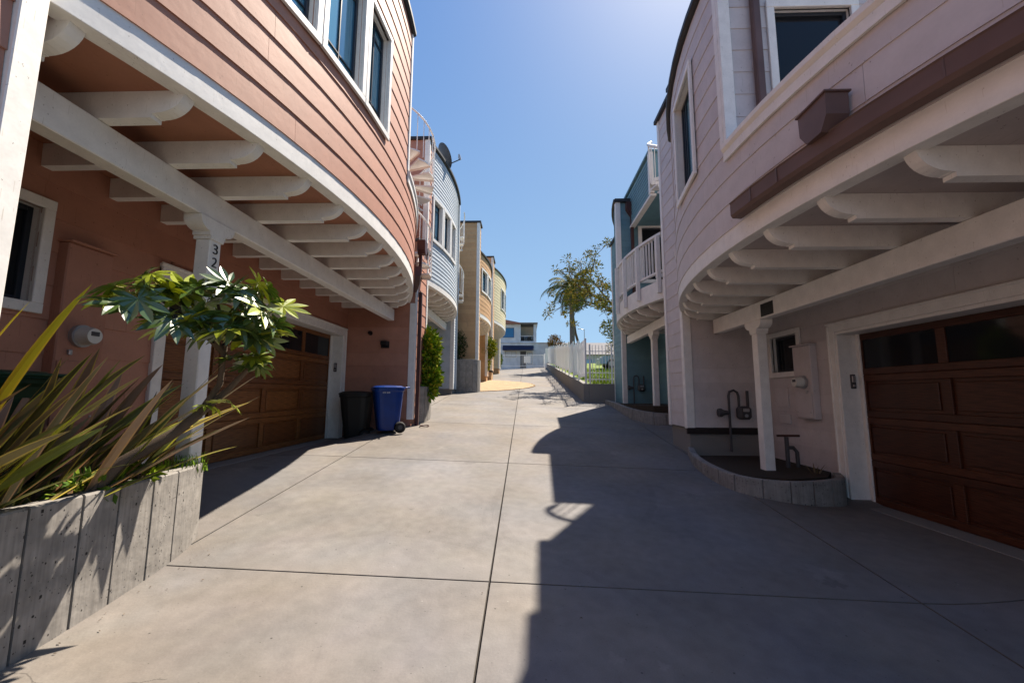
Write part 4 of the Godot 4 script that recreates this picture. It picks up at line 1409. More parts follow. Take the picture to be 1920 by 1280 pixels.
func build_bins() -> void:
	var b := wheeled_bin("blue plastic wheeled recycling bin at the corner of the red house", V(-2.98, ground_y(-2.98, 9.05) + 0.0, 9.05), deg_to_rad(118), M.blue_plastic, 0.96)
	var f := SystemFont.new()
	f.font_names = PackedStringArray(["Droid Sans"])
	var tm := TextMesh.new()
	tm.font = f
	tm.text = "326-328"
	tm.font_size = 48
	tm.pixel_size = 0.0009
	tm.depth = 0.003
	part(b, "painted_number", tm, M.white, Transform3D(Basis(Vector3.UP, deg_to_rad(-90)) * Basis(Vector3.RIGHT, deg_to_rad(0)), Vector3(-0.289, 0.85, -0.08)))
	wheeled_bin("black plastic wheeled bin in the shade beside the garage casing", V(-3.75, 0.80, 9.3), deg_to_rad(100), M.black, 1.03)
	wheeled_bin("dark green wheeled bin in the deep shade behind the spiky plant", V(-3.85, 1.1, 2.9), deg_to_rad(90), M.green_plastic, 0.85)
	var h := thing("hose", "short loop of brown hose lying at the foot of the downspout", "hose", V(-2.36, ground_y(-2.36, 9.9) + 0.014, 9.9))
	var s := Shape.new()
	var pts := PackedVector3Array()
	for k in 15:
		var a := k / 14.0 * TAU * 0.85
		pts.append(Vector3(cos(a) * 0.1, 0.004 * k / 14.0 + 0.02 * cos(a) * -0.15, sin(a) * 0.16))
	into_tube(s, pts, PackedFloat32Array([0.012]), 8)
	part(h, "tube", s.mesh(), M.brown)

func spiral_stair(label: String, cx: float, cz: float, r: float, y0: float, n: int, rise: float, a0: float, da: float, rail_r: float = 0.024) -> void:
	var o := thing("spiral_staircase", label, "staircase", V(cx, y0, cz), 0.0, "white spiral staircases")
	var s := Shape.new()
	into_tube(s, PackedVector3Array([Vector3(0, -0.1, 0), Vector3(0, n * rise + 1.0, 0)]), PackedFloat32Array([0.045]), 12)
	part(o, "pole", s.mesh(), M.white)
	var rail := PackedVector3Array()
	for k in n:
		var a := a0 + k * da
		var y := (k + 1) * rise
		s = Shape.new()
		var e0 := Vector3(cos(a), 0, sin(a))
		var e1 := Vector3(cos(a + da * 1.1), 0, sin(a + da * 1.1))
		var lo := Vector3(0, y - 0.035, 0)
		var hi := Vector3(0, y, 0)
		var q := [e0 * 0.05, e0 * r, (e0 + e1).normalized() * r, e1 * r, e1 * 0.05]
		for i in 3:
			s.flat(q[0] + hi, q[i + 1] + hi, q[i + 2] + hi, Vector3.UP)
			s.flat(q[0] + lo, q[i + 1] + lo, q[i + 2] + lo, Vector3.DOWN)
		for i in 5:
			var b0: Vector3 = q[i]
			var b1: Vector3 = q[(i + 1) % 5]
			s.quad(b0 + lo, b1 + lo, b1 + hi, b0 + hi, (b0 + b1) - (e0 + e1) * r * 0.6)
		# turned-down nosing under the tread
		s.quad(e0 * 0.05 + lo, e0 * r + lo, e0 * r + lo + Vector3.DOWN * 0.05, e0 * 0.05 + lo + Vector3.DOWN * 0.05, Vector3(-e0.z, 0, e0.x))
		part(o, "tread", s.mesh(), M.white)
		for h in 2:
			var ah := a + da * (0.25 + 0.5 * h)
			var p := Vector3(cos(ah) * r, y + rise * (0.25 + 0.5 * h) - rise * 0.25, sin(ah) * r)
			s = Shape.new()
			into_tube(s, PackedVector3Array([p + Vector3.DOWN * 0.04, p + Vector3.UP * 0.95]), PackedFloat32Array([0.0105]), 6)
			part(o, "baluster", s.mesh(), M.white)
			rail.append(p + Vector3.UP * 0.96)
	s = Shape.new()
	into_tube(s, rail, PackedFloat32Array([rail_r]), 8)
	part(o, "handrail", s.mesh(), M.white)

func satellite_dish() -> void:
	var o := thing("satellite_dish", "grey satellite dish on the roof edge of the pale grey house", "satellite dish", V(-2.75, 9.2, 12.8), deg_to_rad(122))
	var s := Shape.new()
	into_tube(s, PackedVector3Array([Vector3(0, 0, -0.1), Vector3(0, 0.28, -0.1), Vector3(0, 0.34, -0.02)]), PackedFloat32Array([0.03]), 10)
	part(o, "mast", s.mesh(), M.gunmetal)
	s = Shape.new()
	var tilt := Basis(Vector3.RIGHT, deg_to_rad(-28))
	var c := Vector3(0, 0.38, 0.06)
	for i in 5:
		for k in 28:
			var q := []
			for w in [[0, 0], [1, 0], [1, 1], [0, 1]]:
				var rr: float = (i + w[0]) / 5.0
				var a: float = TAU * (k + w[1]) / 28
				q.append(c + tilt * Vector3(cos(a) * rr * 0.36, sin(a) * rr * 0.42, rr * rr * 0.07))
			s.quad(q[0], q[1], q[2], q[3], tilt * Vector3(0, 0, 1))
			var dn := tilt * Vector3(0, 0, -0.012)
			s.quad(q[0] + dn, q[1] + dn, q[2] + dn, q[3] + dn, tilt * Vector3(0, 0, -1))
	part(o, "reflector", s.mesh(), M.gunmetal)
	s = Shape.new()
	var foot := c + tilt * Vector3(0, -0.3, 0.0)
	var tip := c + tilt * Vector3(0, -0.22, 0.55)
	into_tube(s, PackedVector3Array([foot, tip]), PackedFloat32Array([0.018]), 8)
	part(o, "arm", s.mesh(), M.gunmetal)
	s = Shape.new()
	into_tube(s, PackedVector3Array([tip, tip + tilt * Vector3(0, 0.06, 0.02), tip + tilt * Vector3(0, 0.17, 0.05)]), PackedFloat32Array([0.045, 0.05, 0.03]), 10)
	part(o, "receiver", s.mesh(), M.metal)

# ---------------------------------------------------------------- fence, gate, far things
func build_fence() -> void:
	var o := thing("retaining_wall", "low concrete retaining wall carrying the white picket fence", "wall")
	var s := Shape.new()
	var pieces := 9
	var xa := 2.3
	for k in pieces:
		var a := 15.95 + k * 3.0
		s = Shape.new()
		var t0 := lot_y(xa, a) + 0.04
		var t1 := lot_y(xa, a + 2.985) + 0.04
		for q in [[xa - 0.1, -1.0], [xa + 0.1, 1.0]]:
			s.quad(V(q[0], t0 - 1.4, a), V(q[0], t1 - 1.4, a + 2.985), V(q[0], t1, a + 2.985), V(q[0], t0, a), Vector3(q[1], 0, 0))
		s.quad(V(xa - 0.1, t0, a), V(xa + 0.1, t0, a), V(xa + 0.1, t1, a + 2.985), V(xa - 0.1, t1, a + 2.985), Vector3.UP)
		for e in [[a, t0, 1.0], [a + 2.985, t1, -1.0]]:
			s.quad(V(xa - 0.1, e[1] - 1.4, e[0]), V(xa + 0.1, e[1] - 1.4, e[0]), V(xa + 0.1, e[1], e[0]), V(xa - 0.1, e[1], e[0]), Vector3(0, 0, e[2]))
		part(o, "wall_section", s.mesh(), M.plain_concrete)
	span(o, "wall_section", M.plain_concrete, Vector3(xa + 0.102, 1.0, 15.95), Vector3(3.5, lot_y(xa, 15.95) + 0.04, 16.15), 0.01)
	rehome(o, V(xa, 1.6, 15.95))
	o = thing("picket_fence", "long white metal picket fence with pointed tops, stepping up the slope", "fence")
	var panel := 2.0
	var pick := block(Vector3(0.022, 1.36, 0.022), 0.004)
	var tipm := Shape.new()
	for f in 4:
		var a := TAU * f / 4 + PI / 4
		var b := a + TAU / 4
		tipm.flat(Vector3(cos(a) * 0.02, 0, sin(a) * 0.02), Vector3(cos(b) * 0.02, 0, sin(b) * 0.02), Vector3(0, 0.075, 0), Vector3(cos((a + b) / 2), 0.3, sin((a + b) / 2)))
	var tip := tipm.mesh()
	for k in 13:
		var a := 15.98 + k * panel
		var y := lot_y(xa, a + panel) + 0.08
		span(o, "fence_post", M.fence_white, Vector3(xa - 0.035, y - 0.25, a - 0.035), Vector3(xa + 0.035, y + 1.48, a + 0.035), 0.006)
		for h in [0.1, 1.18]:
			span(o, "fence_rail", M.fence_white, Vector3(xa - 0.016, y + h, a + 0.04), Vector3(xa + 0.016, y + h + 0.035, a + panel - 0.04), 0.003)
		for j in 16:
			var p := part(o, "picket", pick, M.fence_white, Transform3D(Basis(), V(xa - 0.03, y + 0.7, a + 0.09 + j * 0.121)))
			part(p, "point", tip, M.fence_white, Transform3D(Basis(), Vector3(0, 0.68, 0)))
	var y := lot_y(xa, 16.0) + 0.08
	for h in [0.1, 0.35, 1.18]:
		span(o, "fence_rail", M.fence_white, Vector3(xa + 0.04, y + h, 16.03), Vector3(3.46, y + h + 0.035, 16.06), 0.003)
	for j in 9:
		var p := part(o, "picket", pick, M.fence_white, Transform3D(Basis(), V(xa + 0.14 + j * 0.125, y + 0.7, 16.015)))
		part(p, "point", tip, M.fence_white, Transform3D(Basis(), Vector3(0, 0.68, 0)))
	for px in [2.47, 3.3]:
		span(o, "fence_post", M.fence_white, Vector3(px - 0.03, y - 0.25, 16.01), Vector3(px + 0.03, y + 1.48, 16.07), 0.006)
	rehome(o, V(xa, 2.2, 15.98))
	# the gate across the top of the drive
	o = thing("driveway_gate", "white metal gate across the top of the drive", "gate")
	var gy := 4.62
	for h in [0.12, 1.32]:
		span(o, "gate_rail", M.fence_white, Vector3(-2.6, gy + h, 45.0), Vector3(2.0, gy + h + 0.05, 45.05), 0.004)
	var x := -2.55
	while x < 2.0:
		span(o, "picket", M.fence_white, Vector3(x - 0.012, gy + 0.17, 45.01), Vector3(x + 0.012, gy + 1.32, 45.034), 0.0)
		x += 0.15
	for px in [-2.68, 2.08]:
		span(o, "gate_post", M.fence_white, Vector3(px - 0.06, gy - 0.4, 44.95), Vector3(px + 0.06, gy + 1.5, 45.08), 0.006)
	span(o, "notice", M.white, Vector3(-0.15, gy + 0.5, 44.96), Vector3(0.55, gy + 1.25, 44.99), 0.0)
	rehome(o, V(0, gy, 45.0))
	# white post at the right of the gate
	o = thing("gate_side_panel", "plain white screen between the gate and the picket fence", "screen", V(2.5, 4.6, 44.0))
	box(o, "panel", M.fence_white, Vector3(0, 0.95, 0), Vector3(0.75, 2.1, 0.06), 0.01)
	box(o, "box", M.gunmetal, Vector3(-0.1, 0.35, 0.06), Vector3(0.16, 0.3, 0.1), 0.01)

func end_house() -> void:
	var o := thing("white_house", "white two-storey house with navy awning and balcony at the head of the alley", "house")
	var Zf := 50.0
	# ground floor and upper floor with a recessed balcony
	span(o, "wall", M.house_white, Vector3(-6.0, 4.0, Zf), Vector3(3.0, 7.95, 56.0), 0.02)
	span(o, "wall", M.house_white, Vector3(-6.0, 7.951, Zf + 0.02), Vector3(-0.55, 10.2, 56.0), 0.02)
	span(o, "wall", M.ivory, Vector3(-0.549, 7.951, Zf + 2.2), Vector3(1.0, 10.2, 56.0), 0.0)
	span(o, "column", M.house_white, Vector3(1.0, 7.951, Zf + 0.02), Vector3(1.35, 10.2, 56.0), 0.02)
	span(o, "cornice", M.house_white, Vector3(-6.05, 7.88, Zf - 0.12), Vector3(3.1, 7.96, Zf - 0.002), 0.01)
	span(o, "parapet", M.house_white, Vector3(-0.55, 7.962, Zf + 0.02), Vector3(1.0, 8.12, Zf + 0.12), 0.01)
	span(o, "roof", M.roof_grey, Vector3(-0.75, 10.201, Zf - 0.3), Vector3(1.5, 10.36, 56.2), 0.02)
	var s := Shape.new()
	into_plate(s, PackedVector2Array([Vector2(-6.2, 10.2), Vector2(-0.6, 10.2), Vector2(-0.6, 10.3), Vector2(-2.8, 10.75), Vector2(-6.2, 10.75)]), V(0, 0, 52.8), Vector3(1, 0, 0), Vector3(0, 0, 1), 6.6)
	part(o, "roof", s.mesh(), M.roof_red)
	span(o, "rail", M.fence_white, Vector3(-0.55, 8.7, Zf + 0.05), Vector3(1.0, 8.75, Zf + 0.1), 0.0)
	for w in [[-2.78, -1.35, 8.55, 9.75, M.blue_panel]]:
		window(o, V((w[0] + w[1]) / 2, (w[2] + w[3]) / 2, Zf + 0.01), 0.0, w[1] - w[0], w[3] - w[2], 0.08, 0.03, [], M.house_white, w[4], 0.03)
	window(o, V(-1.75, 6.55, Zf - 0.01), 0.0, 1.35, 0.7, 0.07, 0.05, [["v", 0.2]], M.white, M.dark_glass, 0.05)
	window(o, V(0.55, 6.05, Zf - 0.01), 0.0, 0.62, 1.4, 0.07, 0.05, [["v", 0.0]], M.white, M.dark_glass, 0.05)
	span(o, "door", M.gunmetal, Vector3(-0.6, 4.9, Zf - 0.04), Vector3(0.1, 6.9, Zf + 0.02), 0.01)
	s = Shape.new()
	into_plate(s, PackedVector2Array([Vector2(0, 0), Vector2(0.75, -0.12), Vector2(0.75, 0.02), Vector2(0, 0.55)]), V(-0.85, 7.05, Zf - 0.01), Vector3(0, 0, 1), Vector3(1, 0, 0), 3.7)
	part(o, "awning", s.mesh(), M.navy)
	rehome(o, V(-2.0, 4.6, 53.0))
	# balcony furniture
	for k in 2:
		var c := thing("balcony_chair", ["dark chair nearest the column on the white house's balcony", "dark chair beside the blue cushion on the balcony"][k], "chair", V(0.55 - k * 0.95, 7.952, Zf + 0.9), 0.3 - k * 0.5, "balcony chairs")
		box(c, "seat", M.gunmetal, Vector3(0, 0.42, 0), Vector3(0.5, 0.06, 0.5), 0.01)
		box(c, "backrest", M.gunmetal, Vector3(0, 0.72, -0.24), Vector3(0.5, 0.5, 0.05), 0.01)
		for q in [[-1, -1], [1, -1], [1, 1], [-1, 1]]:
			box(c, "leg", M.gunmetal, Vector3(q[0] * 0.22, 0.2, q[1] * 0.22), Vector3(0.04, 0.4, 0.04), 0.004)
	var t := thing("balcony_table", "small table with blue cloth between the balcony chairs", "table", V(0.08, 7.952, Zf + 0.8))
	box(t, "top", M.blue_panel, Vector3(0, 0.72, 0), Vector3(0.5, 0.05, 0.5), 0.01)
	box(t, "pedestal", M.gunmetal, Vector3(0, 0.35, 0), Vector3(0.08, 0.7, 0.08), 0.01)
	# long white building beyond the lot
	o = thing("long_white_building", "long low white building with grey roof beyond the grass lot", "building")
	span(o, "wall", M.house_white, Vector3(4.2, 4.0, 48.0), Vector3(26.0, 6.3, 60.0), 0.02)
	s = Shape.new()
	into_plate(s, PackedVector2Array([Vector2(-0.5, 6.28), Vector2(6.0, 8.4), Vector2(12.5, 6.28)]), V(15.1, 0, 48.0), Vector3(0, 0, -1), Vector3(1, 0, 0), 22.6)
	part(o, "roof", s.mesh(), M.roof_grey)
	for k in 6:
		window(o, V(7.2 + k * 2.2, 5.4, 47.99), 0.0, 0.8, 0.8, 0.08, 0.03, [["v", 0.0]], M.white, M.glass, 0.03)
	for k in 16:
		span(o, "batten", M.white, Vector3(6.0 + k * 0.55, 4.5, 47.97), Vector3(6.05 + k * 0.55, 6.27, 47.999), 0.0)
	rehome(o, V(15, 4.6, 54.0))
	parked_car()
	# lamp post far off
	var l := thing("street_lamp", "thin grey street lamp beyond the picket fence", "street lamp", V(5.4, 3.6, 38.0))
	s = Shape.new()
	into_tube(s, PackedVector3Array([Vector3(0, 0, 0), Vector3(0, 4.1, 0)]), PackedFloat32Array([0.05, 0.03]), 8)
	part(l, "pole", s.mesh(), M.metal)
	s = Shape.new()
	into_tube(s, PackedVector3Array([Vector3(0, 4.05, 0), Vector3(-0.35, 4.15, 0)]), PackedFloat32Array([0.025]), 6)
	into_box(s, Vector3(-0.42, 4.14, 0), Vector3(0.3, 0.06, 0.12), 0.02)
	part(l, "lamp_head", s.mesh(), M.metal)

func parked_car() -> void:
	var o := thing("parked_car", "silver blue estate car parked on the grass beyond the fence", "car", V(7.6, lot_y(7.6, 31.0), 31.0))
	var s := Shape.new()
	into_plate(s, PackedVector2Array([Vector2(-2.2, 0.3), Vector2(2.15, 0.3), Vector2(2.2, 0.75), Vector2(2.1, 0.98), Vector2(-0.9, 1.0), Vector2(-1.9, 0.88), Vector2(-2.22, 0.7)]), Vector3.ZERO, Vector3(1, 0, 0), Vector3(0, 0, 1), 1.75)
	part(o, "body", s.mesh(), M.car)
	s = Shape.new()
	into_plate(s, PackedVector2Array([Vector2(-0.95, 1.0), Vector2(2.05, 0.985), Vector2(1.85, 1.5), Vector2(1.6, 1.56), Vector2(0.1, 1.58), Vector2(-0.15, 1.54)]), Vector3.ZERO, Vector3(1, 0, 0), Vector3(0, 0, 1), 1.5)
	part(o, "cabin", s.mesh(), M.car)
	for w in [[-0.65, 0.25, -0.05, 0.25], [0.33, 1.05, 0.33, 1.05], [1.13, 1.85, 1.13, 1.7]]:
		for sg in [-1.0, 1.0]:
			s = Shape.new()
			into_plate(s, PackedVector2Array([Vector2(w[0], 1.05), Vector2(w[1], 1.05), Vector2(w[3], 1.48), Vector2(w[2], 1.48)]), Vector3(0, 0, sg * 0.755), Vector3(1, 0, 0), Vector3(0, 0, 1), 0.02)
			part(o, "side_window", s.mesh(), M.dark_glass)
	for x in [-1.4, 1.35]:
		for sg in [-1.0, 1.0]:
			s = Shape.new()
			into_tube(s, PackedVector3Array([Vector3(x, 0.32, sg * 0.7), Vector3(x, 0.32, sg * 0.9)]), PackedFloat32Array([0.33]), 20)
			var wh := part(o, "wheel", s.mesh(), M.rubber)
			s = Shape.new()
			into_tube(s, PackedVector3Array([Vector3(x, 0.32, sg * 0.88), Vector3(x, 0.32, sg * 0.91)]), PackedFloat32Array([0.2]), 16)
			part(wh, "hub", s.mesh(), M.metal)
	for sg in [-1.0, 1.0]:
		box(o, "headlight", M.metal, Vector3(-2.17, 0.74, sg * 0.62), Vector3(0.08, 0.12, 0.3), 0.02)

# ---------------------------------------------------------------- plants
func blade_mesh(length: float, width: float, lift: float, droop: float, twist: float, mid: Color, edge: Color) -> ArrayMesh:
	var s := Shape.new()
	s.colored = true
	var n := 11
	var rows := []
	var p := Vector3.ZERO
	var ang := lift
	for i in n + 1:
		var t := float(i) / n
		var w := width * pow(sin(PI * clampf(t * 0.86 + 0.14, 0, 1)), 0.75) * (1.0 if t < 0.97 else 0.5)
		if i == n: w = 0.001
		var d := Vector3(cos(ang), sin(ang), 0)
		var u := Vector3(-sin(ang), cos(ang), 0)
		var sd := Vector3(0, 0, 1).rotated(d, twist * t)
		u = sd.cross(d) * -1.0
		var fold := 0.35 * (1.0 - t)
		var r := []
		for k in [-1.0, -0.72, 0.0, 0.72, 1.0]:
			r.append(p + sd * w * 0.5 * k + u * w * 0.5 * absf(k) * fold)
		rows.append([r, u])
		p += d * (length / n)
		ang -= droop / n * (0.5 + t)
	for i in n:
		for k in 4:
			var outer: bool = k == 0 or k == 3
			s.tint = edge if outer else mid
			var a: Vector3 = rows[i][0][k]
			var b: Vector3 = rows[i][0][k + 1]
			var c: Vector3 = rows[i + 1][0][k + 1]
			var d: Vector3 = rows[i + 1][0][k]
			var hint: Vector3 = rows[i][1]
			s.quad(a, b, c, d, hint)
	return s.mesh()

func leaf_fan(lobes: int, length: float, col: Color, droop: float) -> ArrayMesh:
	var s := Shape.new()
	s.colored = true
	for k in lobes:
		var a := lerpf(-2.35, 2.35, float(k) / (lobes - 1))
		var L := length * (1.0 - 0.28 * pow(absf(a) / 2.35, 2.0)) * rng.randf_range(0.92, 1.05)
		var d := Vector3(cos(a), 0, sin(a))
		var q := Vector3(-sin(a), 0, cos(a))
		s.tint = col * rng.randf_range(0.9, 1.1)
		var prof := [[0.0, 0.015], [0.3, 0.105], [0.45, 0.135], [0.6, 0.15], [0.78, 0.1], [0.92, 0.04], [1.0, 0.0]]
		for i in prof.size() - 1:
			var t0: float = prof[i][0]
			var t1: float = prof[i + 1][0]
			var c0 := d * L * t0 + Vector3.DOWN * droop * L * t0 * t0
			var c1 := d * L * t1 + Vector3.DOWN * droop * L * t1 * t1
			var rise := Vector3.UP * 0.035 * L
			for sg in [-1.0, 1.0]:
				var e0: Vector3 = c0 + q * sg * prof[i][1] * L + rise * (prof[i][1] / 0.15)
				var e1: Vector3 = c1 + q * sg * prof[i + 1][1] * L + rise * (prof[i + 1][1] / 0.15)
				s.quad(c0, c1, e1, e0, Vector3.UP)
	return s.mesh()

# many leaf-sized faces spread through a lumpy crown
func foliage(s: Shape, at: Vector3, size: Vector3, count: int, leaf: float, cols: Array, long: float = 2.2, shell: float = 0.35) -> void:
	for k in count:
		var d := Vector3(rng.randfn(), rng.randfn(), rng.randfn()).normalized()
		var r := pow(rng.randf(), shell)
		var lump := 0.82 + 0.28 * noise_a.get_noise_3d(d.x * 60.0 + at.x * 9.0, d.y * 60.0, d.z * 60.0 + at.z * 9.0)
		var p := at + d * size * r * lump
		var out := (d + Vector3(rng.randfn(), rng.randfn() + 0.35, rng.randfn()) * 0.55).normalized()
		var sd := out.cross(Vector3(rng.randfn(), rng.randfn(), rng.randfn())).normalized()
		var n := out.cross(sd)
		var L := leaf * rng.randf_range(0.6, 1.3)
		var w := L / long
		var c: Color = cols[rng.randi() % cols.size()]
		s.tint = c * rng.randf_range(0.75, 1.25)
		var m := p + out * L * 0.5 + n * L * 0.08
		s.flat(p, m + sd * w * 0.5, p + out * L, n)
		s.flat(p, p + out * L, m - sd * w * 0.5, n)

func spiky_plant() -> void:
	var o := thing("spiky_plant", "spiky bronze and yellow strap-leaved plant filling the left planter", "plant", V(-3.05, 1.1, 2.45))
	rng.seed = 77
	var mids := [Color(0.2, 0.16, 0.06), Color(0.18, 0.19, 0.035), Color(0.22, 0.14, 0.085), Color(0.1, 0.11, 0.03)]
	var edges := [Color(0.58, 0.44, 0.08), Color(0.48, 0.27, 0.11), Color(0.46, 0.45, 0.05), Color(0.36, 0.19, 0.09)]
	for k in 66:
		# most leaves lean along the wall and out over the drive
		var az := rng.randfn(deg_to_rad(74), deg_to_rad(30))
		var L := rng.randf_range(0.75, 1.35)
		var lift := rng.randf_range(deg_to_rad(28), deg_to_rad(70))
		var m := blade_mesh(L, rng.randf_range(0.07, 0.12), lift, rng.randf_range(0.05, 0.5), rng.randf_range(-0.9, 0.9), mids[rng.randi() % 4] * rng.randf_range(0.7, 1.3), edges[rng.randi() % 4] * rng.randf_range(0.6, 1.2))
		var at := Vector3(rng.randf_range(-0.3, 0.08), -0.02, rng.randf_range(-0.75, 0.5))
		part(o, "leaf", m, M.blade, Transform3D(Basis(Vector3.UP, az), at))
	# the few bright yellow leaves at the left edge
	for q in [[Vector3(-0.02, 0.0, 0.35), 70.0, 74.0, 1.55, 0.1], [Vector3(0.0, 0.0, 0.55), 40.0, 76.0, 1.3, 0.1], [Vector3(0.1, 0.0, 0.3), 35.0, 60.0, 0.75, 0.09]]:
		part(o, "leaf", blade_mesh(q[3], q[4], deg_to_rad(q[2]), 0.25, 0.5, Color(0.36, 0.36, 0.02), Color(0.5, 0.42, 0.03)), M.blade, Transform3D(Basis(Vector3.UP, deg_to_rad(q[1])), q[0]))

func umbrella_shrub() -> void:
	var o := thing("broad_leaved_shrub", "glossy hand-leaved shrub on a bare leaning stem in the left planter", "shrub", V(-3.0, 1.12, 3.0))
	rng.seed = 31
	var base := V(-3.0, 1.12, 3.0)
	var stem := [V(-3.0, 1.1, 2.85), V(-2.86, 1.33, 2.95), V(-2.7, 1.52, 3.2), V(-2.6, 1.66, 3.3)]
	var limbs := [[V(-2.6, 1.66, 3.3), V(-2.47, 1.9, 3.32), V(-2.38, 2.2, 3.22), V(-2.36, 2.5, 3.08)], [V(-2.6, 1.66, 3.3), V(-2.42, 1.86, 3.36), V(-2.26, 2.02, 3.34)], [V(-2.4, 2.15, 3.24), V(-2.48, 2.4, 2.95), V(-2.56, 2.5, 2.72)], [V(-2.38, 2.25, 3.2), V(-2.2, 2.42, 3.14), V(-2.1, 2.45, 3.12)]]
	var s := Shape.new()
	var pts := PackedVector3Array()
	for p in stem: pts.append(p - base)
	into_tube(s, pts, PackedFloat32Array([0.05, 0.045, 0.04, 0.036]), 9)
	part(o, "stem", s.mesh(), M.bark)
	for l in limbs:
		s = Shape.new()
		pts = PackedVector3Array()
		for p in l: pts.append(p - base)
		into_tube(s, pts, PackedFloat32Array([0.03, 0.024, 0.018, 0.01]), 7)
		part(o, "branch", s.mesh(), M.bark)
	# each tip: centre, number of leaves, length of leaf stalk, leaf length
	var tips := [[V(-2.58, 2.46, 2.62), 12, 0.17, 0.16], [V(-2.57, 2.56, 2.78), 9, 0.15, 0.15], [V(-2.43, 2.31, 2.82), 11, 0.15, 0.17], [V(-2.39, 2.58, 3.05), 16, 0.2, 0.18], [V(-2.23, 2.62, 3.15), 13, 0.18, 0.16], [V(-2.04, 2.42, 3.12), 13, 0.18, 0.16], [V(-2.2, 2.3, 3.02), 14, 0.18, 0.18], [V(-2.12, 2.24, 3.2), 10, 0.16, 0.15], [V(-2.24, 2.08, 3.32), 16, 0.14, 0.12], [V(-2.56, 1.73, 3.32), 4, 0.06, 0.08], [V(-2.38, 1.75, 3.3), 2, 0.05, 0.1]]
	for t in tips:
		var c: Vector3 = t[0] - base
		for k in int(ceil(t[1] * 0.8)):
			var a: float = TAU * k * 0.382 + rng.randf() * 0.5
			var up := rng.randf_range(-0.7, 0.75)
			var d := Vector3(cos(a), up, sin(a)).normalized()
			var stalk: float = t[2] * rng.randf_range(0.45, 1.05)
			var tip: Vector3 = c + d * stalk
			s = Shape.new()
			into_tube(s, PackedVector3Array([c, c + d * stalk * 0.5 + Vector3.UP * 0.02, tip]), PackedFloat32Array([0.0045, 0.004, 0.003]), 5)
			var L: float = t[3] * rng.randf_range(0.8, 1.4)
			var g := rng.randf_range(0.7, 1.3)
			var col := Color(0.06, 0.105, 0.02) * g if rng.randf() < 0.6 else Color(0.26, 0.3, 0.02) * g
			if t[3] < 0.11: col = Color(0.3, 0.36, 0.02) * g
			# blades face up and out, each with its own tilt
			var turn := Basis(Vector3.UP, -a + rng.randfn() * 0.35) * Basis(Vector3(0, 0, 1), rng.randf_range(-0.95, 0.25)) * Basis(Vector3.RIGHT, rng.randfn() * 0.4)
			var leaf := part(o, "leaf", leaf_fan(7 + rng.randi() % 3, L, col, rng.randf_range(-0.1, 0.35)), M.gloss_leaf, Transform3D(turn, tip))
			part(leaf, "leaf_stalk", s.mesh(), M.stalk, leaf.transform.affine_inverse())
	# a dark seed head
	s = Shape.new()
	for k in 70:
		var d := Vector3(rng.randfn(), rng.randfn() * 0.55, rng.randfn()).normalized()
		into_box(s, V(-2.38, 2.26, 3.18) - base + d * Vector3(0.1, 0.055, 0.1), Vector3(0.016, 0.016, 0.016), 0.005)
	part(o, "seed_head", s.mesh(), M.black)

func shrub(called: String, label: String, at: Vector3, lumps: Array, cols: Array, leaf: float, category: String = "shrub") -> Node3D:
	var o := thing(called, label, category, at)
	var s := Shape.new()
	s.colored = true
	for l in lumps:
		foliage(s, l[0], l[1], l[2], leaf, cols)
	part(o, "crown", s.mesh(), M.leaf)
	s = Shape.new()
	for k in 5:
		var l = lumps[k % lumps.size()]
		var top: Vector3 = l[0] + Vector3(rng.randf_range(-0.1, 0.1), 0.05, rng.randf_range(-0.1, 0.1))
		into_tube(s, PackedVector3Array([Vector3(rng.randf_range(-0.05, 0.05), 0, rng.randf_range(-0.05, 0.05)), top * 0.5 + Vector3(0.03, 0, 0.02), top]), PackedFloat32Array([0.02, 0.015, 0.006]), 6)
	part(o, "stems", s.mesh(), M.bark)
	return o

func grow(s: Shape, tips: Array, p: Vector3, d: Vector3, L: float, r: float, depth: int) -> void:
	var pts := PackedVector3Array([p])
	var rad := PackedFloat32Array([r])
	var q := p
	var n := 4
	for k in n:
		d = (d + Vector3(rng.randfn(), rng.randfn() * 0.6 + 0.12, rng.randfn()) * 0.16).normalized()
		q += d * L / n
		pts.append(q)
		rad.append(lerpf(r, r * 0.6, (k + 1.0) / n))
	into_tube(s, pts, rad, 7 if depth > 2 else 5, false)
	if depth == 0:
		tips.append(q)
		return
	if depth <= 2:
		tips.append(pts[2])
	for k in (3 if depth > 1 else 2):
		var ax := d.cross(Vector3(rng.randfn(), rng.randfn(), rng.randfn())).normalized()
		grow(s, tips, q if k < 2 else pts[2], d.rotated(ax, rng.randf_range(0.3, 0.85)), L * rng.randf_range(0.62, 0.85), r * 0.58, depth - 1)

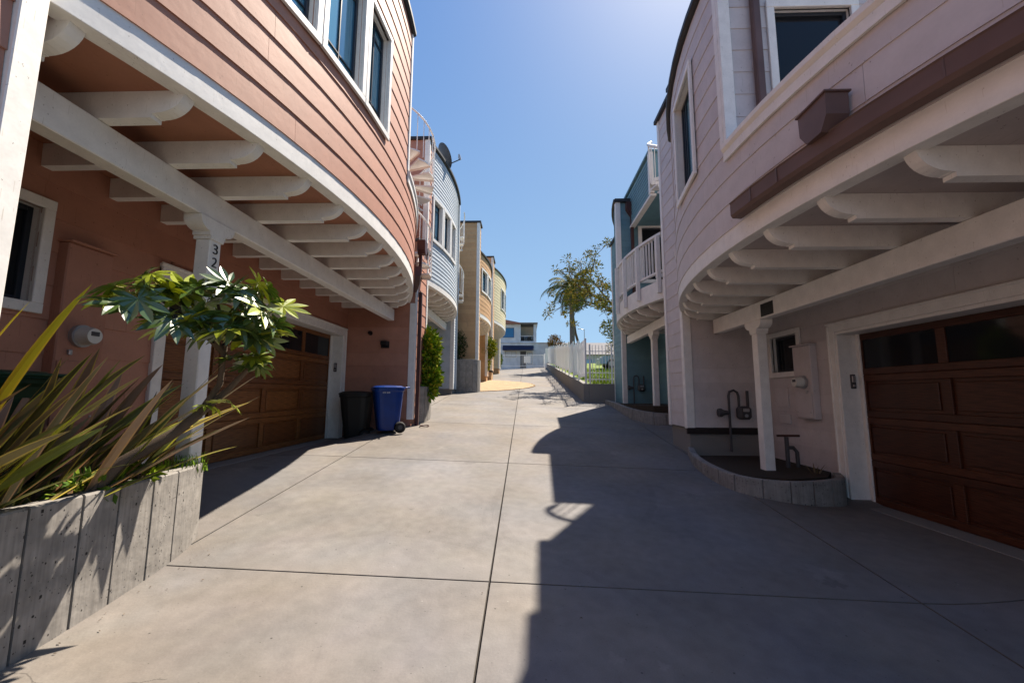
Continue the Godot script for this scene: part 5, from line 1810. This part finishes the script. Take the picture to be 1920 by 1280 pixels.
func build_trees() -> void:
	# open-crowned tree leaning over the fence from behind the teal house
	rng.seed = 12
	var o := thing("open_crowned_tree", "thin-leaved tree with curved bare limbs leaning over the picket fence", "tree", V(5.9, lot_y(5.9, 22.0), 22.0))
	var s := Shape.new()
	var tips := []
	var trunk := PackedVector3Array([Vector3(0, -0.3, 0), Vector3(-0.1, 1.3, 0), Vector3(-0.45, 2.4, 0.1), Vector3(-0.9, 3.2, 0.1)])
	into_tube(s, trunk, PackedFloat32Array([0.22, 0.18, 0.15, 0.12]), 10)
	part(o, "trunk", s.mesh(), M.bark)
	var limbs := [[trunk[2], Vector3(-0.55, 0.6, 0.0), 1.1, 0.06], [trunk[3], Vector3(-0.85, 0.5, 0.1), 1.7, 0.08], [trunk[3], Vector3(-0.5, 0.75, -0.2), 1.65, 0.075], [trunk[3], Vector3(0.05, 0.9, 0.3), 1.6, 0.07], [trunk[2], Vector3(0.5, 0.5, -0.3), 1.3, 0.06]]
	for l in limbs:
		s = Shape.new()
		grow(s, tips, l[0], l[1].normalized(), l[2], l[3], 3)
		part(o, "limb", s.mesh(), M.bark)
	s = Shape.new()
	s.colored = true
	var olive := [Color(0.14, 0.16, 0.03), Color(0.32, 0.25, 0.035), Color(0.4, 0.29, 0.05), Color(0.1, 0.12, 0.03)]
	for t in tips:
		if rng.randf() < 0.82:
			foliage(s, t, Vector3(0.42, 0.3, 0.42) * rng.randf_range(0.6, 1.2), rng.randi_range(30, 70), 0.16, olive, 2.6, 0.6)
	part(o, "crown", s.mesh(), M.leaf)
	# palm
	palm(V(4.3, 4.5, 38.0))
	# second slim leaning trunk beside the palm
	o = thing("slim_tree", "slim curved bare trunk beside the palm", "tree", V(6.1, 3.6, 40.0))
	s = Shape.new()
	into_tube(s, PackedVector3Array([Vector3(0, 0, 0), Vector3(-0.7, 2.0, 0), Vector3(-1.25, 4.0, 0), Vector3(-1.45, 5.6, 0), Vector3(-1.4, 6.6, 0)]), PackedFloat32Array([0.16, 0.14, 0.12, 0.1, 0.07]), 9)
	part(o, "trunk", s.mesh(), M.bark)
	s = Shape.new()
	s.colored = true
	foliage(s, Vector3(-1.2, 7.2, 0), Vector3(1.3, 1.2, 1.2), 1500, 0.22, [Color(0.05, 0.07, 0.015), Color(0.12, 0.12, 0.02), Color(0.16, 0.14, 0.02)], 2.6, 0.45)
	part(o, "crown", s.mesh(), M.leaf)
	# round russet tree beside the white house
	o = thing("russet_tree", "small russet and green tree beside the white end house", "tree", V(3.95, 4.6, 49.0))
	s = Shape.new()
	into_tube(s, PackedVector3Array([Vector3(0, -0.3, 0), Vector3(0.05, 1.5, 0), Vector3(-0.1, 2.6, 0)]), PackedFloat32Array([0.16, 0.13, 0.08]), 9)
	part(o, "trunk", s.mesh(), M.bark)
	s = Shape.new()
	s.colored = true
	for l in [[Vector3(-0.5, 3.2, 0), Vector3(0.95, 1.1, 0.9)], [Vector3(0.35, 2.4, 0.1), Vector3(0.9, 1.0, 0.9)], [Vector3(-0.55, 1.9, 0.1), Vector3(0.7, 0.8, 0.7)]]:
		foliage(s, l[0], l[1], 1000, 0.2, [Color(0.26, 0.11, 0.02), Color(0.15, 0.1, 0.025), Color(0.06, 0.08, 0.02), Color(0.32, 0.16, 0.03)], 2.0, 0.45)
	part(o, "crown", s.mesh(), M.leaf)
	# yellow shrub by the long building
	shrub("yellow_shrub", "yellow green rounded shrub rising behind the picket fence by the teal house", V(6.6, lot_y(6.6, 30.0), 30.0), [[Vector3(0, 3.0, 0), Vector3(1.4, 0.9, 1.0), 1200], [Vector3(0.2, 1.6, 0), Vector3(1.2, 1.3, 1.0), 700]], [Color(0.3, 0.24, 0.02), Color(0.16, 0.17, 0.02), Color(0.08, 0.1, 0.02)], 0.18)
	# shrubs along the left
	rng.seed = 90
	shrub("bamboo_shrub", "bright yellow green leafy shrub in the planter beyond the downspout", V(-2.62, 1.94, 11.0), [[Vector3(0.08, 0.95, 0.05), Vector3(0.3, 0.75, 0.42), 1500], [Vector3(0.16, 0.3, 0.1), Vector3(0.26, 0.4, 0.36), 900], [Vector3(0.12, 0.0, 0.2), Vector3(0.22, 0.3, 0.25), 350]], [Color(0.14, 0.24, 0.012), Color(0.22, 0.29, 0.015), Color(0.07, 0.14, 0.01), Color(0.3, 0.3, 0.03)], 0.15)
	shrub("dark_shrub", "dark rounded evergreen shrub against the blind tan wall", V(-3.0, 3.2, 18.6), [[Vector3(-0.1, 0.75, 0), Vector3(0.55, 0.85, 0.3), 1500], [Vector3(-0.45, 0.4, 0), Vector3(0.6, 0.6, 0.3), 800]], [Color(0.03, 0.045, 0.012), Color(0.045, 0.06, 0.015)], 0.09)
	shrub("sunlit_shrub", "sunlit yellow green shrub hanging below the tan house's bow", V(-2.6, 2.6, 25.9), [[Vector3(0.3, 2.0, 0), Vector3(0.6, 0.8, 0.5), 1300], [Vector3(0.0, 1.1, 0), Vector3(0.5, 0.6, 0.4), 700]], [Color(0.22, 0.26, 0.012), Color(0.3, 0.28, 0.02), Color(0.1, 0.15, 0.01)], 0.16)
	shrub("far_hedge", "narrow green hedge between the butter yellow house and the gate", V(-2.7, 4.3, 42.0), [[Vector3(0, 0.9, 0), Vector3(0.45, 0.9, 1.2), 1200]], [Color(0.06, 0.11, 0.015), Color(0.12, 0.17, 0.02)], 0.16)
	# small growth in the front planter
	for q in [["low leafy ground plant at the rim of the left planter", -2.98, 2.85, 0.18, [Color(0.07, 0.13, 0.02), Color(0.16, 0.22, 0.015)]], ["bright green seedling clump among the strap leaves", -3.02, 3.25, 0.13, [Color(0.12, 0.2, 0.01), Color(0.2, 0.27, 0.015)]]]:
		shrub("ground_plant", q[0], V(q[1], 1.1, q[2]), [[Vector3(0, 0.08, 0), Vector3(q[3], 0.1, q[3] * 1.4), 160]], q[4], 0.075, "plant")
	var g := thing("grass_tuft", "tuft of bright grass at the end of the left planter", "grass", V(-3.1, 1.1, 3.75))
	var s2 := Shape.new()
	s2.colored = true
	for k in 150:
		var a := rng.randf() * TAU
		var b := Vector3(rng.randf_range(-0.16, 0.12), 0, rng.randf_range(-0.25, 0.2))
		var d := Vector3(cos(a), 0, sin(a))
		var h := rng.randf_range(0.08, 0.24)
		s2.tint = Color(0.12, 0.2, 0.012) * rng.randf_range(0.6, 1.4)
		var mid := b + d * h * 0.25 + Vector3.UP * h * 0.75
		s2.quad(b - d.cross(Vector3.UP) * 0.004, b + d.cross(Vector3.UP) * 0.004, mid + d.cross(Vector3.UP) * 0.003, mid - d.cross(Vector3.UP) * 0.003, d)
		s2.flat(mid - d.cross(Vector3.UP) * 0.003, mid + d.cross(Vector3.UP) * 0.003, b + d * h * 0.65 + Vector3.UP * h * 0.8, d)
	part(g, "blades", s2.mesh(), M.leaf)
	var w := thing("weed", "small dry sprig in the soil of the low right planter", "plant", V(4.15, 0.62, 6.3))
	for k in 6:
		part(w, "leaf", blade_mesh(0.28, 0.02, deg_to_rad(65), 0.5, 0.3, Color(0.12, 0.09, 0.04), Color(0.16, 0.11, 0.05)), M.blade, Transform3D(Basis(Vector3.UP, k * 1.1), Vector3.ZERO))

func palm(at: Vector3) -> void:
	var o := thing("palm_tree", "tall feather palm with drooping fronds beyond the picket fence", "palm tree", at)
	rng.seed = 5
	var s := Shape.new()
	into_tube(s, PackedVector3Array([Vector3(0, -0.3, 0), Vector3(0, 2.5, 0), Vector3(-0.03, 5.0, 0), Vector3(-0.05, 6.6, 0), Vector3(-0.05, 7.3, 0)]), PackedFloat32Array([0.27, 0.23, 0.2, 0.21, 0.15]), 14)
	part(o, "trunk", s.mesh(), M.palm_bark)
	for k in 34:
		var a := k * 2.39996 + rng.randf() * 0.3
		var lift := lerpf(1.35, -0.55, k / 33.0)
		var L := rng.randf_range(2.3, 3.2)
		if k == 30:
			a = PI; lift = 0.35; L = 3.6
		s = Shape.new()
		s.colored = true
		var p := Vector3(-0.05, 7.1, 0)
		var ang := lift
		var dirh := Vector3(cos(a), 0, sin(a))
		var sd := Vector3(-sin(a), 0, cos(a))
		var n := 26
		for i in n:
			var t := float(i) / n
			var d := dirh * cos(ang) + Vector3.UP * sin(ang)
			var nx := p + d * L / n
			var w := 0.62 * pow(sin(PI * clampf(t * 0.8 + 0.14, 0, 1)), 0.6)
			s.tint = Color(0.075, 0.095, 0.025) * rng.randf_range(0.7, 1.5) if rng.randf() < 0.75 else Color(0.2, 0.16, 0.03) * rng.randf_range(0.7, 1.2)
			s.quad(p - sd * 0.015, p + sd * 0.015, nx + sd * 0.015, nx - sd * 0.015, Vector3.UP)
			for sg in [-1.0, 1.0]:
				for h in 2:
					var st := p.lerp(nx, 0.5 * h)
					var tip: Vector3 = st + (sd * sg * 0.75 + d * 0.5 + Vector3.DOWN * rng.randf_range(0.35, 0.75)) * w
					s.flat(st, st + d * 0.06, tip, Vector3.UP)
			p = nx
			ang -= 1.9 / n * (0.5 + t)
		part(o, "frond", s.mesh(), M.leaf)

# ---------------------------------------------------------------- scene
func _ready() -> void:
	rng.seed = 2024
	build_sky_and_camera()
	make_materials()
	M.stalk = mat(0.3, 0.26, 0.06, 0.5)
	build_ground()
	red_house()
	lavender_house()
	pale_house()
	tan_house()
	butter_house()
	teal_house()
	end_house()
	build_planters()
	build_fence()
	build_bins()
	spiral_stair("white spiral staircase on the red house's roof deck", -3.1, 10.15, 0.72, 4.6, 17, 0.2, -0.4, 0.5)
	spiral_stair("white spiral staircase on the pale grey house's roof deck", -3.0, 16.4, 0.5, 5.35, 14, 0.2, -0.4, 0.5)
	spiral_stair("white spiral staircase on the teal house's balcony, mostly hidden by the lavender house", 3.58, 9.62, 0.56, 4.52, 13, 0.2, -2.4, 0.5, 0.036)
	satellite_dish()
	spiky_plant()
	umbrella_shrub()
	build_trees()
